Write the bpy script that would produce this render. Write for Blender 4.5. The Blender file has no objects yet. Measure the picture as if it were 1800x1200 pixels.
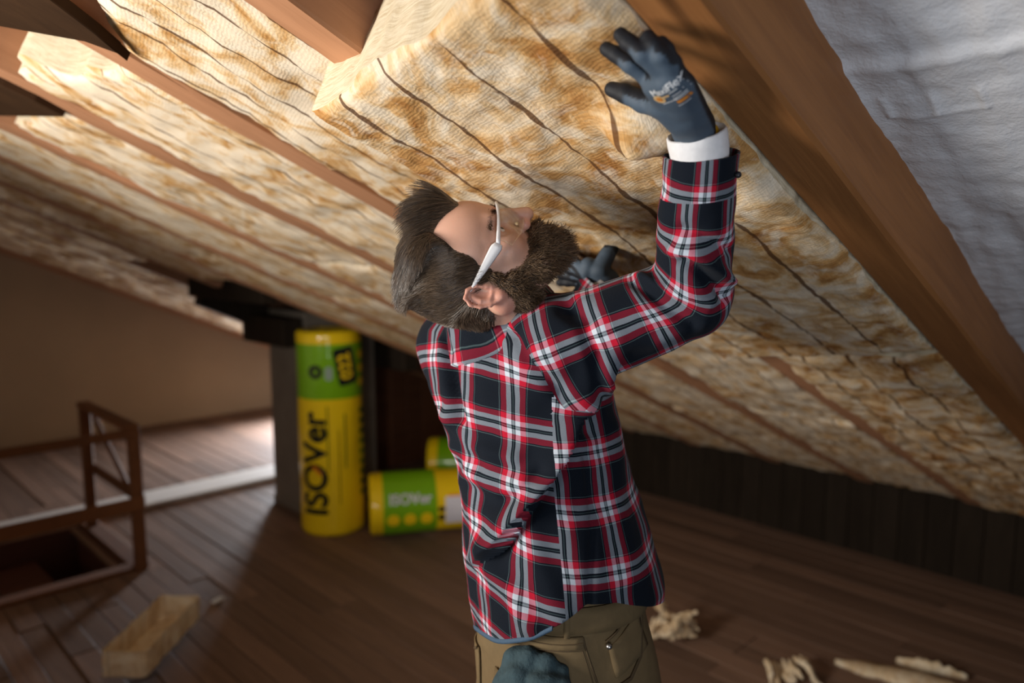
import bpy, bmesh, math, random
import numpy as np
from mathutils import Vector, Matrix, noise
from mathutils.bvhtree import BVHTree
from math import sin, cos, tan, radians, pi, sqrt

random.seed(7); rng = np.random.default_rng(7)
SC = bpy.context.scene
COL = SC.collection
V = Vector

# ------------------------------------------------------------------ camera
AZ, PITCH, EYE = radians(45.7), radians(7.1), 1.78
FW = V((cos(AZ), sin(AZ), 0)); RT = V((sin(AZ), -cos(AZ), 0)); UP = V((0, 0, 1))
CF = (FW * cos(PITCH) - UP * sin(PITCH)); CU = (FW * sin(PITCH) + UP * cos(PITCH))
cam = bpy.data.cameras.new('camera'); camo = bpy.data.objects.new('camera', cam); COL.objects.link(camo)
m = Matrix((RT, CU, -CF)).transposed().to_4x4(); m.translation = (0, 0, EYE); camo.matrix_world = m
cam.sensor_width = 36; cam.lens = 27.0; cam.clip_start = .02
cam.dof.use_dof = True; cam.dof.focus_distance = 1.19; cam.dof.aperture_fstop = 2.0
SC.camera = camo

# ------------------------------------------------------------------ world, lights, exposure
SC.view_settings.view_transform = 'Standard'; SC.view_settings.look = 'None'
SC.view_settings.gamma = 1; SC.view_settings.use_curve_mapping = False
SC.view_settings.exposure = 0.0
w = bpy.data.worlds.new('world'); SC.world = w; w.use_nodes = True
w.node_tree.nodes['Background'].inputs[0].default_value = (.62, .72, .9, 1)
w.node_tree.nodes['Background'].inputs[1].default_value = .032

def lamp(name, kind, loc, target, energy, color, **kw):
    d = bpy.data.lights.new(name, kind); o = bpy.data.objects.new(name, d); COL.objects.link(o)
    o.location = loc; o.rotation_euler = (V(target) - V(loc)).to_track_quat('-Z', 'Y').to_euler()
    d.energy = energy; d.color = color
    for k, v in kw.items(): setattr(d, k, v)
    return o
# work lamp assumed to the left of the photographer, assumed low window light from the knee wall at the back
lamp('assumed_work_lamp', 'SPOT', (-1.15, 1.75, 1.62), (1.25, 1.75, 1.92), 300, (1.0, .94, .86), spot_size=radians(79), spot_blend=.26, shadow_soft_size=.42)
lamp('added_second_lamp', 'SPOT', (-.75, .1, 1.95), (2.5, 3.95, .55), 95, (1.0, .95, .87), spot_size=radians(36), spot_blend=.9, shadow_soft_size=.12)  # second lamp assumed and added to brighten the insulation rolls
lamp('fill_behind', 'AREA', (-.75, -1.25, 1.25), (1.3, .45, 2.0), 9.2, (.84, .91, 1.0), shape='RECTANGLE', size=1.3, size_y=.9, spread=radians(105))  # soft unseen fill added behind the camera, aimed up to brighten the membrane
lamp('assumed_window_light', 'AREA', (4.36, 7.10, .27), (2.0, 5.7, .35), 110, (.86, .92, 1.0), shape='RECTANGLE', size=.7, size_y=.30, spread=radians(85))  # daylight of the assumed, unseen window

# ------------------------------------------------------------------ tagging
def tag(o, label=None, cat=None, group=None, kind=None):
    if label: o['label'] = label
    if cat: o['category'] = cat
    if group: o['group'] = group
    if kind: o['kind'] = kind
    return o
def empty(name, loc=(0, 0, 0), label=None, cat=None, group=None):
    o = bpy.data.objects.new(name, None); COL.objects.link(o); o.location = loc; o.empty_display_size = .1
    return tag(o, label, cat, group)
def link(name, me, mat=None, parent=None, smooth=True):
    o = bpy.data.objects.new(name, me); COL.objects.link(o)
    if mat is not None and not me.materials: me.materials.append(mat)
    if smooth: me.polygons.foreach_set('use_smooth', [True] * len(me.polygons))
    if parent is not None:
        o.parent = parent
        o.matrix_parent_inverse = Matrix.Translation(parent.location).inverted() if parent.type == 'EMPTY' else parent.matrix_world.inverted()
    return o
def mesh(name, verts, faces):
    me = bpy.data.meshes.new(name); me.from_pydata([tuple(v) for v in verts], [], faces); me.update(); return me
def bm_obj(name, bm, mat, parent=None, smooth=False):
    me = bpy.data.meshes.new(name); bm.to_mesh(me); bm.free(); return link(name, me, mat, parent, smooth)
def box_bm(bm, c, ax, ay, az, bev=0.0, seg=1):
    """box centred at c with half-axis vectors"""
    c, ax, ay, az = V(c), V(ax), V(ay), V(az)
    vs = [bm.verts.new(c + ax * i + ay * j + az * k) for i in (-1, 1) for j in (-1, 1) for k in (-1, 1)]
    fs = [bm.faces.new([vs[i] for i in f]) for f in ((0, 1, 3, 2), (4, 6, 7, 5), (0, 4, 5, 1), (2, 3, 7, 6), (0, 2, 6, 4), (1, 5, 7, 3))]
    if bev:
        es = list({e for f in fs for e in f.edges})
        bmesh.ops.bevel(bm, geom=es, offset=bev, segments=seg, affect='EDGES', profile=.5)
    return bm
def box(name, c, ax, ay, az, mat, parent=None, bev=.004):
    bm = bmesh.new(); box_bm(bm, c, ax, ay, az, bev); bmesh.ops.recalc_face_normals(bm, faces=bm.faces)
    return bm_obj(name, bm, mat, parent)
def beam(name, a, b, w, h, mat, parent=None, up=(0, 0, 1), bev=.004):
    a, b = V(a), V(b); d = (b - a); L = d.length; d.normalize(); s = d.cross(V(up)).normalized(); u = s.cross(d)
    return box(name, (a + b) / 2, d * L / 2, s * w / 2, u * h / 2, mat, parent, bev)
def fbm(p, o=3):
    return noise.fractal(V(p), 1.0, 2.0, o)

# ------------------------------------------------------------------ materials
def newmat(name):
    m = bpy.data.materials.new(name); m.use_nodes = True
    nt = m.node_tree; return m, nt, nt.nodes['Principled BSDF']
def N(nt, t, **kw):
    n = nt.nodes.new(t)
    for k, v in kw.items():
        if k.startswith('i_'):
            key = k[2:]; n.inputs[int(key) if key.isdigit() else key].default_value = v
        else: setattr(n, k, v)
    return n
def ramp(nt, stops, interp='LINEAR'):
    r = nt.nodes.new('ShaderNodeValToRGB'); r.color_ramp.interpolation = interp; e = r.color_ramp.elements
    while len(e) < len(stops): e.new(0.5)
    for el, (p, c) in zip(e, stops): el.position = p; el.color = (*c, 1)
    return r
def mixc(nt, a, b, f, mode='MIX'):
    x = nt.nodes.new('ShaderNodeMix'); x.data_type = 'RGBA'; x.blend_type = mode
    for s, v in ((x.inputs[0], f), (x.inputs[6], a), (x.inputs[7], b)):
        if hasattr(v, 'links'): nt.links.new(v, s)
        elif isinstance(v, tuple): s.default_value = (*v, 1)
        else: s.default_value = v
    return x.outputs[2]
def math_(nt, op, a, b=None, c=None):
    x = nt.nodes.new('ShaderNodeMath'); x.operation = op
    for i, v in enumerate((a, b, c)):
        if v is None: continue
        if hasattr(v, 'links'): nt.links.new(v, x.inputs[i])
        else: x.inputs[i].default_value = v
    return x.outputs[0]
def noise_(nt, vec, scale, detail=4, rough=.55, dist=0):
    n = nt.nodes.new('ShaderNodeTexNoise'); n.inputs['Scale'].default_value = scale; n.inputs['Detail'].default_value = detail
    n.inputs['Roughness'].default_value = rough; n.inputs['Distortion'].default_value = dist
    if vec is not None: nt.links.new(vec, n.inputs['Vector'])
    return n.outputs['Fac']
def mapping(nt, vec, scale=(1, 1, 1), rot=(0, 0, 0)):
    mp = nt.nodes.new('ShaderNodeMapping'); mp.inputs['Scale'].default_value = scale; mp.inputs['Rotation'].default_value = rot
    nt.links.new(vec, mp.inputs['Vector']); return mp.outputs['Vector']
def bump(nt, b, h, strength=.3, dist=.01):
    n = nt.nodes.new('ShaderNodeBump'); n.inputs['Strength'].default_value = strength; n.inputs['Distance'].default_value = dist
    nt.links.new(h, n.inputs['Height']); nt.links.new(n.outputs[0], b.inputs['Normal'])
def plain(name, col, rough=.6, metal=0, var=.12, nscale=30, bumps=.15, spec=.4):
    m, nt, b = newmat(name); tc = N(nt, 'ShaderNodeTexCoord'); f = noise_(nt, tc.outputs['Object'], nscale)
    nt.links.new(mixc(nt, tuple(c * (1 - var) for c in col), tuple(min(1, c * (1 + var)) for c in col), f), b.inputs['Base Color'])
    b.inputs['Roughness'].default_value = rough; b.inputs['Metallic'].default_value = metal; b.inputs['Specular IOR Level'].default_value = spec
    if bumps: bump(nt, b, f, bumps, .003)
    return m
def wood(name, dark, light, grain=(30, 2.0, 30), rough=.6, rnd=.35, bumps=.35, knots=False, warm=None):
    """grain runs along local Y unless the scale says otherwise; each object gets its own tone"""
    m, nt, b = newmat(name); tc = N(nt, 'ShaderNodeTexCoord'); oi = N(nt, 'ShaderNodeObjectInfo')
    off = N(nt, 'ShaderNodeVectorMath', operation='ADD')
    sc = N(nt, 'ShaderNodeVectorMath', operation='SCALE'); sc.inputs[0].default_value = (37, 53, 71); nt.links.new(oi.outputs['Random'], sc.inputs['Scale'])
    nt.links.new(tc.outputs['Object'], off.inputs[0]); nt.links.new(sc.outputs[0], off.inputs[1])
    v = mapping(nt, off.outputs[0], grain)
    g = noise_(nt, v, 1.0, 6, .62, .6)
    big = noise_(nt, mapping(nt, off.outputs[0], tuple(x * .12 for x in grain)), 1.0, 3, .5, .3)
    r = ramp(nt, [(.25, dark), (.55, tuple((a + c) / 2 for a, c in zip(dark, light))), (.8, light)]); nt.links.new(g, r.inputs[0])
    c = mixc(nt, r.outputs[0], warm or light, math_(nt, 'MULTIPLY', big, .6))
    br = math_(nt, 'ADD', math_(nt, 'MULTIPLY', oi.outputs['Random'], rnd), 1 - rnd / 2)
    hs = N(nt, 'ShaderNodeHueSaturation'); nt.links.new(br, hs.inputs['Value']); nt.links.new(c, hs.inputs['Color'])
    out = hs.outputs[0]
    if knots:
        vo = N(nt, 'ShaderNodeTexVoronoi', i_Scale=1.0); nt.links.new(mapping(nt, off.outputs[0], tuple(x * .14 for x in grain)), vo.inputs['Vector'])
        kf = ramp(nt, [(.03, (1, 1, 1)), (.10, (0, 0, 0))]); nt.links.new(vo.outputs['Distance'], kf.inputs[0])
        out = mixc(nt, out, tuple(x * .35 for x in dark), kf.outputs[0])
    nt.links.new(out, b.inputs['Base Color']); b.inputs['Roughness'].default_value = rough; b.inputs['Specular IOR Level'].default_value = .08 if 'dark' in name else .35
    bump(nt, b, g, bumps, .004)
    return m

M = {}
M['floor'] = wood('floor_boards', (.085, .047, .032), (.235, .140, .095), (40, 2.2, 40), .62, .5)
M['rafter'] = wood('rafter_wood', (.26, .115, .055), (.46, .23, .12), (2.2, 30, 30), .65, .25)
M['bigrafter'] = wood('planed_rafter_wood', (.15, .055, .016), (.37, .16, .052), (3.0, 46, 46), .55, .1, .5, knots=True)
M['deck'] = wood('roof_boards', (.06, .022, .010), (.17, .065, .027), (2.0, 30, 30), .7, .5)
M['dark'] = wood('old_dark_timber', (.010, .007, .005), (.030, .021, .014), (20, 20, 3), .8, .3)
M['board_and_shade'] = wood('old_dark_board_and_shade', (.016, .008, .004), (.045, .022, .010), (3, 20, 20), .8, .2)  # also the dark tone that paints the shade of the bay farther left
M['rail'] = wood('railing_wood', (.085, .030, .010), (.19, .070, .022), (8, 8, 8), .75, .3)
M['redboard'] = wood('stairwell_boards', (.045, .014, .008), (.09, .03, .016), (3, 20, 20), .6, .3)
M['pale'] = wood('sun_strip_and_chip', (.50, .47, .43), (.66, .63, .60), (3, 30, 30), .6, .1)  # pale tone paints the sunlit strip on the floor; the chip shares it
M['gable'] = plain('gable_plaster', (.37, .27, .175), .85, var=.16, nscale=1.6)
M['chimney'] = plain('sooty_render', (.15, .125, .10), .9, var=.4, nscale=5, bumps=.5)

def batt_mat():
    m, nt, b = newmat('glass_wool'); uv = N(nt, 'ShaderNodeUVMap', uv_map='UVMap'); tc = N(nt, 'ShaderNodeTexCoord')
    sep = N(nt, 'ShaderNodeSeparateXYZ'); nt.links.new(uv.outputs[0], sep.inputs[0])
    P = tc.outputs['Object']
    fib = noise_(nt, mapping(nt, uv.outputs[0], (40, 420, 1)), 1.0, 5, .65, .8)
    blot = noise_(nt, P, 7.5, 5, .62, 1.2); blot2 = noise_(nt, P, 19, 4, .6, .8)
    r = ramp(nt, [(.38, (.86, .72, .54)), (.47, (.77, .55, .31)), (.56, (.58, .32, .115)), (.66, (.38, .165, .045))]); pale = N(nt, 'ShaderNodeAttribute', attribute_name='pale'); nt.links.new(math_(nt, 'MULTIPLY_ADD', pale.outputs['Fac'], -.065, blot), r.inputs[0])
    w2 = ramp(nt, [(.50, (0, 0, 0)), (.70, (1, 1, 1))]); nt.links.new(blot2, w2.inputs[0])
    c = mixc(nt, r.outputs[0], (.90, .80, .64), math_(nt, 'MULTIPLY', w2.outputs[0], .75))
    rf = ramp(nt, [(.3, (.62, .62, .62)), (.65, (1.12, 1.12, 1.12))]); nt.links.new(fib, rf.inputs[0])
    c = mixc(nt, c, rf.outputs[0], .55, 'MULTIPLY')
    # printed guide lines along the mat, breaking up where the wool is torn
    wob = math_(nt, 'MULTIPLY', math_(nt, 'SUBTRACT', noise_(nt, mapping(nt, uv.outputs[0], (6, 6, 1)), 1.0, 2), .5), .004)
    y = math_(nt, 'ADD', sep.outputs[1], wob)
    fr = math_(nt, 'FRACT', math_(nt, 'DIVIDE', y, .125)); dist = math_(nt, 'ABSOLUTE', math_(nt, 'SUBTRACT', fr, .5))
    brk = noise_(nt, mapping(nt, uv.outputs[0], (9, 30, 1)), 1.0, 3, .6)
    thr = math_(nt, 'MULTIPLY_ADD', brk, .20, -.060)
    ln = math_(nt, 'SMOOTH_MIN', 1.0, math_(nt, 'MAXIMUM', math_(nt, 'MULTIPLY', math_(nt, 'SUBTRACT', thr, dist), 60), 0), .1)
    isface = N(nt, 'ShaderNodeAttribute', attribute_name='face'); 
    ln = math_(nt, 'MULTIPLY', ln, isface.outputs['Fac'])
    c = mixc(nt, c, (.105, .042, .016), math_(nt, 'MULTIPLY', ln, .88))
    # the cut side faces are paler, layered wool
    lay = ramp(nt, [(.3, (.58, .45, .27)), (.6, (.80, .70, .52))]); nt.links.new(noise_(nt, mapping(nt, uv.outputs[0], (260, 24, 1)), 1.0, 5, .6, .6), lay.inputs[0])
    c = mixc(nt, lay.outputs[0], c, isface.outputs['Fac'])
    nt.links.new(c, b.inputs['Base Color']); b.inputs['Roughness'].default_value = .9; b.inputs['Specular IOR Level'].default_value = .15
    wv = N(nt, 'ShaderNodeTexWave', wave_type='BANDS', bands_direction='X', i_Scale=46.0, i_Distortion=6.5, i_Detail=4.0); wv.inputs['Detail Scale'].default_value = 1.5
    nt.links.new(mapping(nt, uv.outputs[0], (1, 1, 1), (0, 0, radians(14))), wv.inputs['Vector'])
    h = math_(nt, 'ADD', math_(nt, 'MULTIPLY', math_(nt, 'MULTIPLY', wv.outputs['Fac'], isface.outputs['Fac']), math_(nt, 'MULTIPLY', blot, .30)), math_(nt, 'ADD', math_(nt, 'MULTIPLY', fib, .9), math_(nt, 'MULTIPLY', ln, -.8)))
    bump(nt, b, h, .42, .007)
    return m
M['wool'] = batt_mat()

# ------------------------------------------------------------------ signed-distance sculpting
def smin(a, b, k):
    h = np.clip(.5 + .5 * (b - a) / k, 0, 1); return b + (a - b) * h - k * h * (1 - h)
def smax(a, b, k): return -smin(-a, -b, k)
def ell(p, c, r, rot=None):
    q = p - np.array(c, np.float32)
    if rot is not None: q = q @ np.array(rot, np.float32)
    r = np.array(r, np.float32); k0 = np.linalg.norm(q / r, axis=-1); k1 = np.linalg.norm(q / (r * r), axis=-1) + 1e-9
    return k0 * (k0 - 1) / k1
def sph(p, c, r): return np.linalg.norm(p - np.array(c, np.float32), axis=-1) - r
def cap(p, a, b, ra, rb=None):
    rb = ra if rb is None else rb
    a = np.array(a, np.float32); d = np.array(b, np.float32) - a; q = p - a
    t = np.clip((q @ d) / (d @ d), 0, 1); return np.linalg.norm(q - t[..., None] * d, axis=-1) - (ra + (rb - ra) * t)
def chain(p, pts, rad, k=.01):
    o = None
    for (a, b, ra, rb) in zip(pts[:-1], pts[1:], rad[:-1], rad[1:]):
        c = cap(p, a, b, ra, rb); o = c if o is None else smin(o, c, k)
    return o
def nets(f, xs, ys, zs):
    """naive surface nets on a rectilinear grid -> verts, quads"""
    nx, ny, nz = len(xs), len(ys), len(zs)
    val = np.empty((nx, ny, nz), np.float32); Y, Z = np.meshgrid(ys, zs, indexing='ij')
    st = max(1, int(4e5 // (ny * nz)))
    for i in range(0, nx, st):
        X = xs[i:i + st]; p = np.empty((len(X), ny, nz, 3), np.float32)
        p[..., 0] = X[:, None, None]; p[..., 1] = Y; p[..., 2] = Z
        val[i:i + st] = f(p)
    ins = val < 0
    acc = np.zeros((nx - 1, ny - 1, nz - 1, 3), np.float32); cnt = np.zeros((nx - 1, ny - 1, nz - 1), np.float32)
    G = [xs, ys, zs]; edges = []
    for ax in range(3):
        s0 = [slice(None)] * 3; s1 = [slice(None)] * 3; s0[ax] = slice(0, -1); s1[ax] = slice(1, None)
        cr = ins[tuple(s0)] != ins[tuple(s1)]; idx = np.argwhere(cr)
        v0 = val[tuple(s0)][cr]; v1 = val[tuple(s1)][cr]; t = v0 / (v0 - v1)
        pos = np.stack([G[a][idx[:, a]] for a in range(3)], 1).astype(np.float32)
        pos[:, ax] += t * (G[ax][idx[:, ax] + 1] - G[ax][idx[:, ax]])
        o = [a for a in range(3) if a != ax]
        for da in (0, -1):
            for db in (0, -1):
                c = idx.copy(); c[:, o[0]] += da; c[:, o[1]] += db
                ok = np.all((c >= 0) & (c < np.array(acc.shape[:3])), axis=1)
                np.add.at(acc, tuple(c[ok].T), pos[ok]); np.add.at(cnt, tuple(c[ok].T), 1)
        edges.append((ax, o, idx, ins[tuple(s0)][cr]))
    used = cnt > 0; vid = np.full(cnt.shape, -1, np.int64); vid[used] = np.arange(used.sum())
    verts = acc[used] / cnt[used][:, None]; quads = []
    for ax, o, idx, inside in edges:
        ok = (idx[:, o[0]] > 0) & (idx[:, o[1]] > 0) & (idx[:, o[0]] < cnt.shape[o[0]]) & (idx[:, o[1]] < cnt.shape[o[1]])
        idx, inside = idx[ok], inside[ok]; q = []
        for da, db in ((-1, -1), (0, -1), (0, 0), (-1, 0)):
            c = idx.copy(); c[:, o[0]] += da; c[:, o[1]] += db; q.append(vid[tuple(c.T)])
        q = np.stack(q, 1); flip = inside if ax != 1 else ~inside
        q[~flip] = q[~flip][:, ::-1]; quads.append(q)
    return verts, np.concatenate(quads)
def net_mesh(name, f, lo, hi, h, relax=1):
    v, q = nets(f, *[np.arange(lo[i], hi[i] + h, h) for i in range(3)])
    me = bpy.data.meshes.new(name); me.from_pydata(v.tolist(), [], q.tolist()); me.update()
    return me
def mesh_np(me):
    v = np.empty(len(me.vertices) * 3, np.float32); me.vertices.foreach_get('co', v)
    n = np.empty(len(me.vertices) * 3, np.float32); me.vertex_normals.foreach_get('vector', n)
    return v.reshape(-1, 3), n.reshape(-1, 3)
def set_co(me, v): me.vertices.foreach_set('co', v.astype(np.float32).ravel()); me.update()
def vnoise(p, scale, seed=0.0):
    return np.array([noise.noise((a * scale + seed, b * scale + seed * 1.7, c * scale - seed)) for a, b, c in p], np.float32)
def strands(name, pts, parent, mat, r0, r1):
    """pts (n,k,3) -> a hair-curves object"""
    n, k, _ = pts.shape
    hc = bpy.data.hair_curves.new(name); hc.add_curves([k] * n)
    hc.attributes['position'].data.foreach_set('vector', pts.astype(np.float32).ravel())
    ra = hc.attributes.get('radius') or hc.attributes.new('radius', 'FLOAT', 'POINT')
    ra.data.foreach_set('value', np.tile(np.linspace(r0, r1, k), n).astype(np.float32))
    hc.materials.append(mat)
    o = bpy.data.objects.new(name, hc); COL.objects.link(o); o.parent = parent
    if parent.type == 'EMPTY': o.matrix_parent_inverse = Matrix.Translation(parent.location).inverted()
    return o

# ================================================================== THE ROOM
SL = radians(23.6); Z0 = 2.38
ER = V((cos(SL), 0, -sin(SL))); EY = V((0, 1, 0)); EN = V((sin(SL), 0, cos(SL)))
def rp(u, y, n): return V((0, 0, Z0)) + ER * u + EY * y + EN * n      # roof frame: down the slope, along the ridge, out through the roof
def ux(x): return x / cos(SL)
XK, YG = 4.46, 7.9                                                   # knee wall, gable

# floor boards
fl = empty('floor'); fl['kind'] = 'structure'
def plank_mesh(L, wd=.1105, t=.022):
    bm = bmesh.new(); box_bm(bm, (0, 0, -t / 2), (wd / 2 - .0022, 0, 0), (0, L / 2 - .0012, 0), (0, 0, t / 2))
    es = [e for e in bm.edges if all(v.co.z > -.001 for v in e.verts)]
    bmesh.ops.bevel(bm, geom=es, offset=.0014, segments=1, affect='EDGES'); me = bpy.data.meshes.new('plank'); bm.to_mesh(me); bm.free()
    me.materials.append(M['floor']); return me
PM = {}
WELL = (.0, 1.30, 4.42, 5.30)                                         # stairwell opening x0 x1 y0 y1
def plank(x, y0, y1):
    L = round((y1 - y0) * 10) / 10
    if L < .1: return
    if L not in PM: PM[L] = plank_mesh(L)
    o = bpy.data.objects.new('plank', PM[L]); COL.objects.link(o); o.parent = fl
    o.location = (x, (y0 + y1) / 2, random.uniform(-.0012, .0012)); o.rotation_euler.z = random.uniform(-.0006, .0006)
x = -1.55
while x < XK + .05:
    cuts = [-.4, random.choice((1.1, 1.6, 2.0, 2.3)), random.choice((3.2, 3.6, 4.0, 4.3)), random.choice((5.4, 5.9, 6.3)), YG]
    cuts = [round(c, 1) for c in cuts]
    for a, b in zip(cuts[:-1], cuts[1:]):
        if WELL[0] - .02 < x < WELL[1] and b > WELL[2] and a < WELL[3]:
            if a < WELL[2] - .05: plank(x, a, WELL[2])
            if b > WELL[3] + .05: plank(x, WELL[3], b)
        else: plank(x, a, b)
    x += .1105
def rect(name, pts, mat, parent=None, kind=None):
    o = link(name, mesh(name, pts, [tuple(range(len(pts)))]), mat, parent, False)
    if kind: o['kind'] = kind
    return o
for c_, hx, hy in (((-.82, 3.75), .82, 4.2), ((2.9, 3.75), 1.6, 4.2), ((.65, 1.95), .65, 2.4), ((.65, 6.65), .65, 1.3)):
    box('subfloor', (*c_, -.032), (hx, 0, 0), (0, hy, 0), (0, 0, .008), M['dark'], fl, 0)
box('subfloor', (.65, 4.86, -.72), (.68, 0, 0), (0, .48, 0), (0, 0, .008), M['dark'], fl, 0)

# stairwell sides
sw = empty('stairwell', (.6, 4.9, 0)); sw['kind'] = 'structure'
for k in range(5):
    z = -.07 - k * .15
    box('stairwell_board', (.02 - .03, 4.86, z), (.011, 0, 0), (0, .46, 0), (0, 0, .077), M['redboard'], sw, .003); box('stairwell_board', (.65, WELL[2] - .012, z), (.68, 0, 0), (0, .011, 0), (0, 0, .077), M['redboard'], sw, .003)
    box('stairwell_board', (.65, WELL[3] + .012, z), (.69, 0, 0), (0, .011, 0), (0, 0, .073), M['redboard'], sw, .003)
    box('stairwell_board', (WELL[1] + .012, 4.86, z), (.011, 0, 0), (0, .46, 0), (0, 0, .077), M['redboard'], sw, .003)
for k in range(4):
    box('stair_tread', (.15 + .26 * k, 4.86, -.50 + .13 * k - .05), (.13, 0, 0), (0, .42, 0), (0, 0, .018), M['redboard'], sw, .004)
box('well_kerb', (.64, WELL[2] - .03, .012), (.70, 0, 0), (0, .045, 0), (0, 0, .011), M['rail'], sw, .003)
box('well_kerb', (1.375, 4.86, .012), (.045, 0, 0), (0, .50, 0), (0, 0, .011), M['rail'], sw, .003)

# gable wall at the back
xr = lambda x: Z0 - tan(SL) * x
gw = link('wall_back', mesh('wall_back', [(-1.6, YG, -.02), (XK + .3, YG, -.02), (XK + .3, YG, xr(XK + .3) + .2), (-1.6, YG, xr(-1.6) + .2),
     (-1.6, YG + .1, -.02), (XK + .3, YG + .1, -.02), (XK + .3, YG + .1, xr(XK + .3) + .2), (-1.6, YG + .1, xr(-1.6) + .2)],
     [(0, 1, 2, 3), (7, 6, 5, 4), (0, 4, 5, 1), (3, 2, 6, 7), (1, 5, 6, 2), (0, 3, 7, 4)]), M['gable'], None, False); gw['kind'] = 'structure'
wl = box('wall_left', (-1.68, 3.75, 1.5), (.04, 0, 0), (0, 4.2, 0), (0, 0, 1.52), M['gable'], None, 0); wl['kind'] = 'structure'
# knee wall of upright dark boards with an assumed, unseen low window opening behind the chimney
kw = empty('wall_right', (XK, 3, 0)); kw['kind'] = 'structure'
WY0, WY1 = 6.75, 7.45
y = -.5
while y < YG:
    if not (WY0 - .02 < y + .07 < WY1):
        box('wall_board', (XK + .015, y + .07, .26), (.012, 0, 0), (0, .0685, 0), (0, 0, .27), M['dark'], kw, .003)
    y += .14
wn = empty('assumed_window_1', (XK, 7.10, .25)); wn['kind'] = 'structure'  # window assumed from the bright light back there; frame and glowing pane added
for a, b in (((XK, WY0, .06), (XK, WY1, .06)), ((XK, WY0, .46), (XK, WY1, .46)), ((XK, WY0, .04), (XK, WY0, .48)), ((XK, WY1, .04), (XK, WY1, .48))):
    beam('assumed_window_frame', a, b, .05, .05, M['dark'], wn, (1, 0, 0))
mp, nt, b_ = newmat('assumed_glowing_pane'); b_.inputs['Emission Color'].default_value = (.85, .92, 1, 1); b_.inputs['Emission Strength'].default_value = 3
box('assumed_window_pane', (XK + .03, 7.10, .26), (.004, 0, 0), (0, .36, 0), (0, 0, .2), mp, wn, 0)

# pale board added across the floor to stand in for sunlight, lit by the assumed window
tb = box('sun_strip', (1.85, 5.53, .012), (1.45, 0, 0), (0, .15, 0), (0, 0, .012), M['pale'], None, .004); tb['kind'] = 'structure'

# roof deck of boards running down the slope
dk = empty('ceiling'); dk['kind'] = 'structure'
bm = bmesh.new(); box_bm(bm, (0, 0, 0), (2.95, 0, 0), (0, .0735, 0), (0, 0, .011), .003); dme = bpy.data.meshes.new('roof_board'); bm.to_mesh(dme); bm.free(); dme.materials.append(M['deck'])
DR = Matrix((ER, EY, EN)).transposed().to_4x4()
for k in range(57):
    o = bpy.data.objects.new('roof_board', dme); COL.objects.link(o); o.parent = dk
    mm = DR.copy(); mm.translation = rp(2.0, -.45 + .15 * k, .168 + random.uniform(-.004, .004)); o.matrix_world = mm

# rafters, each a timber of its own
RAFT = [.48 + .563 * k for k in range(-1, 14)]; RW = .093
def rafter_mesh(u0, u1, wd, hgt, seed, rough=.004):
    n = 46; sec = [(0, 0), (wd, 0), (wd, hgt), (0, hgt)]; vs = []; fs = []
    prof = [(.006, 0), (wd - .006, 0), (wd, .006), (wd, hgt), (0, hgt), (0, .006)]
    for i in range(n + 1):
        u = u0 + (u1 - u0) * i / n
        for j, (y, h) in enumerate(prof):
            r = rough * fbm((u * 3, j * 5.1 + seed, 1.3)); r2 = rough * .7 * fbm((u * 3, j * 5.1 + seed, 8.3))
            vs.append(V((u, y + r, h + (r2 if h < .1 else 0))))
    for i in range(n):
        for j in range(6):
            a, b = i * 6 + j, i * 6 + (j + 1) % 6; fs.append((a, b, b + 6, a + 6))
    fs.append(tuple(range(6))[::-1]); fs.append(tuple(n * 6 + j for j in range(6)))
    return mesh('rafter', vs, fs)
RL = {0: 'rough rafter at the right edge above the white roof membrane', 1: 'broad planed rafter crossing the picture top right beside the white membrane',
      2: 'rough rafter behind the batt the man is pushing up', 3: 'rough reddish rafter, first clear one left of the raised batt',
      4: 'rough reddish rafter, second one left of the raised batt', 5: 'shaded rafter, third one left of the raised batt'}
ORD = {2: 'second', 3: 'third', 4: 'fourth', 5: 'fifth', 6: 'sixth', 7: 'seventh', 8: 'eighth', 9: 'ninth', 10: 'tenth', 11: 'eleventh', 12: 'twelfth', 13: 'thirteenth'}
for k, y0 in enumerate(RAFT):
    big = k == 1
    o = link('rafter', rafter_mesh(-.75, ux(1.93) if k == 8 else ux(XK) + .02, RW, .155, k * 3.7, .0035 if big else .007), M['bigrafter'] if big else M['rafter'], None, False)
    mm = DR.copy(); mm.translation = rp(0, y0, 0); o.matrix_world = mm
    tag(o, RL.get(k, 'shaded far rafter, %s one left of the raised batt' % ORD.get(k - 2)), 'rafter', 'roof rafters')

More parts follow.
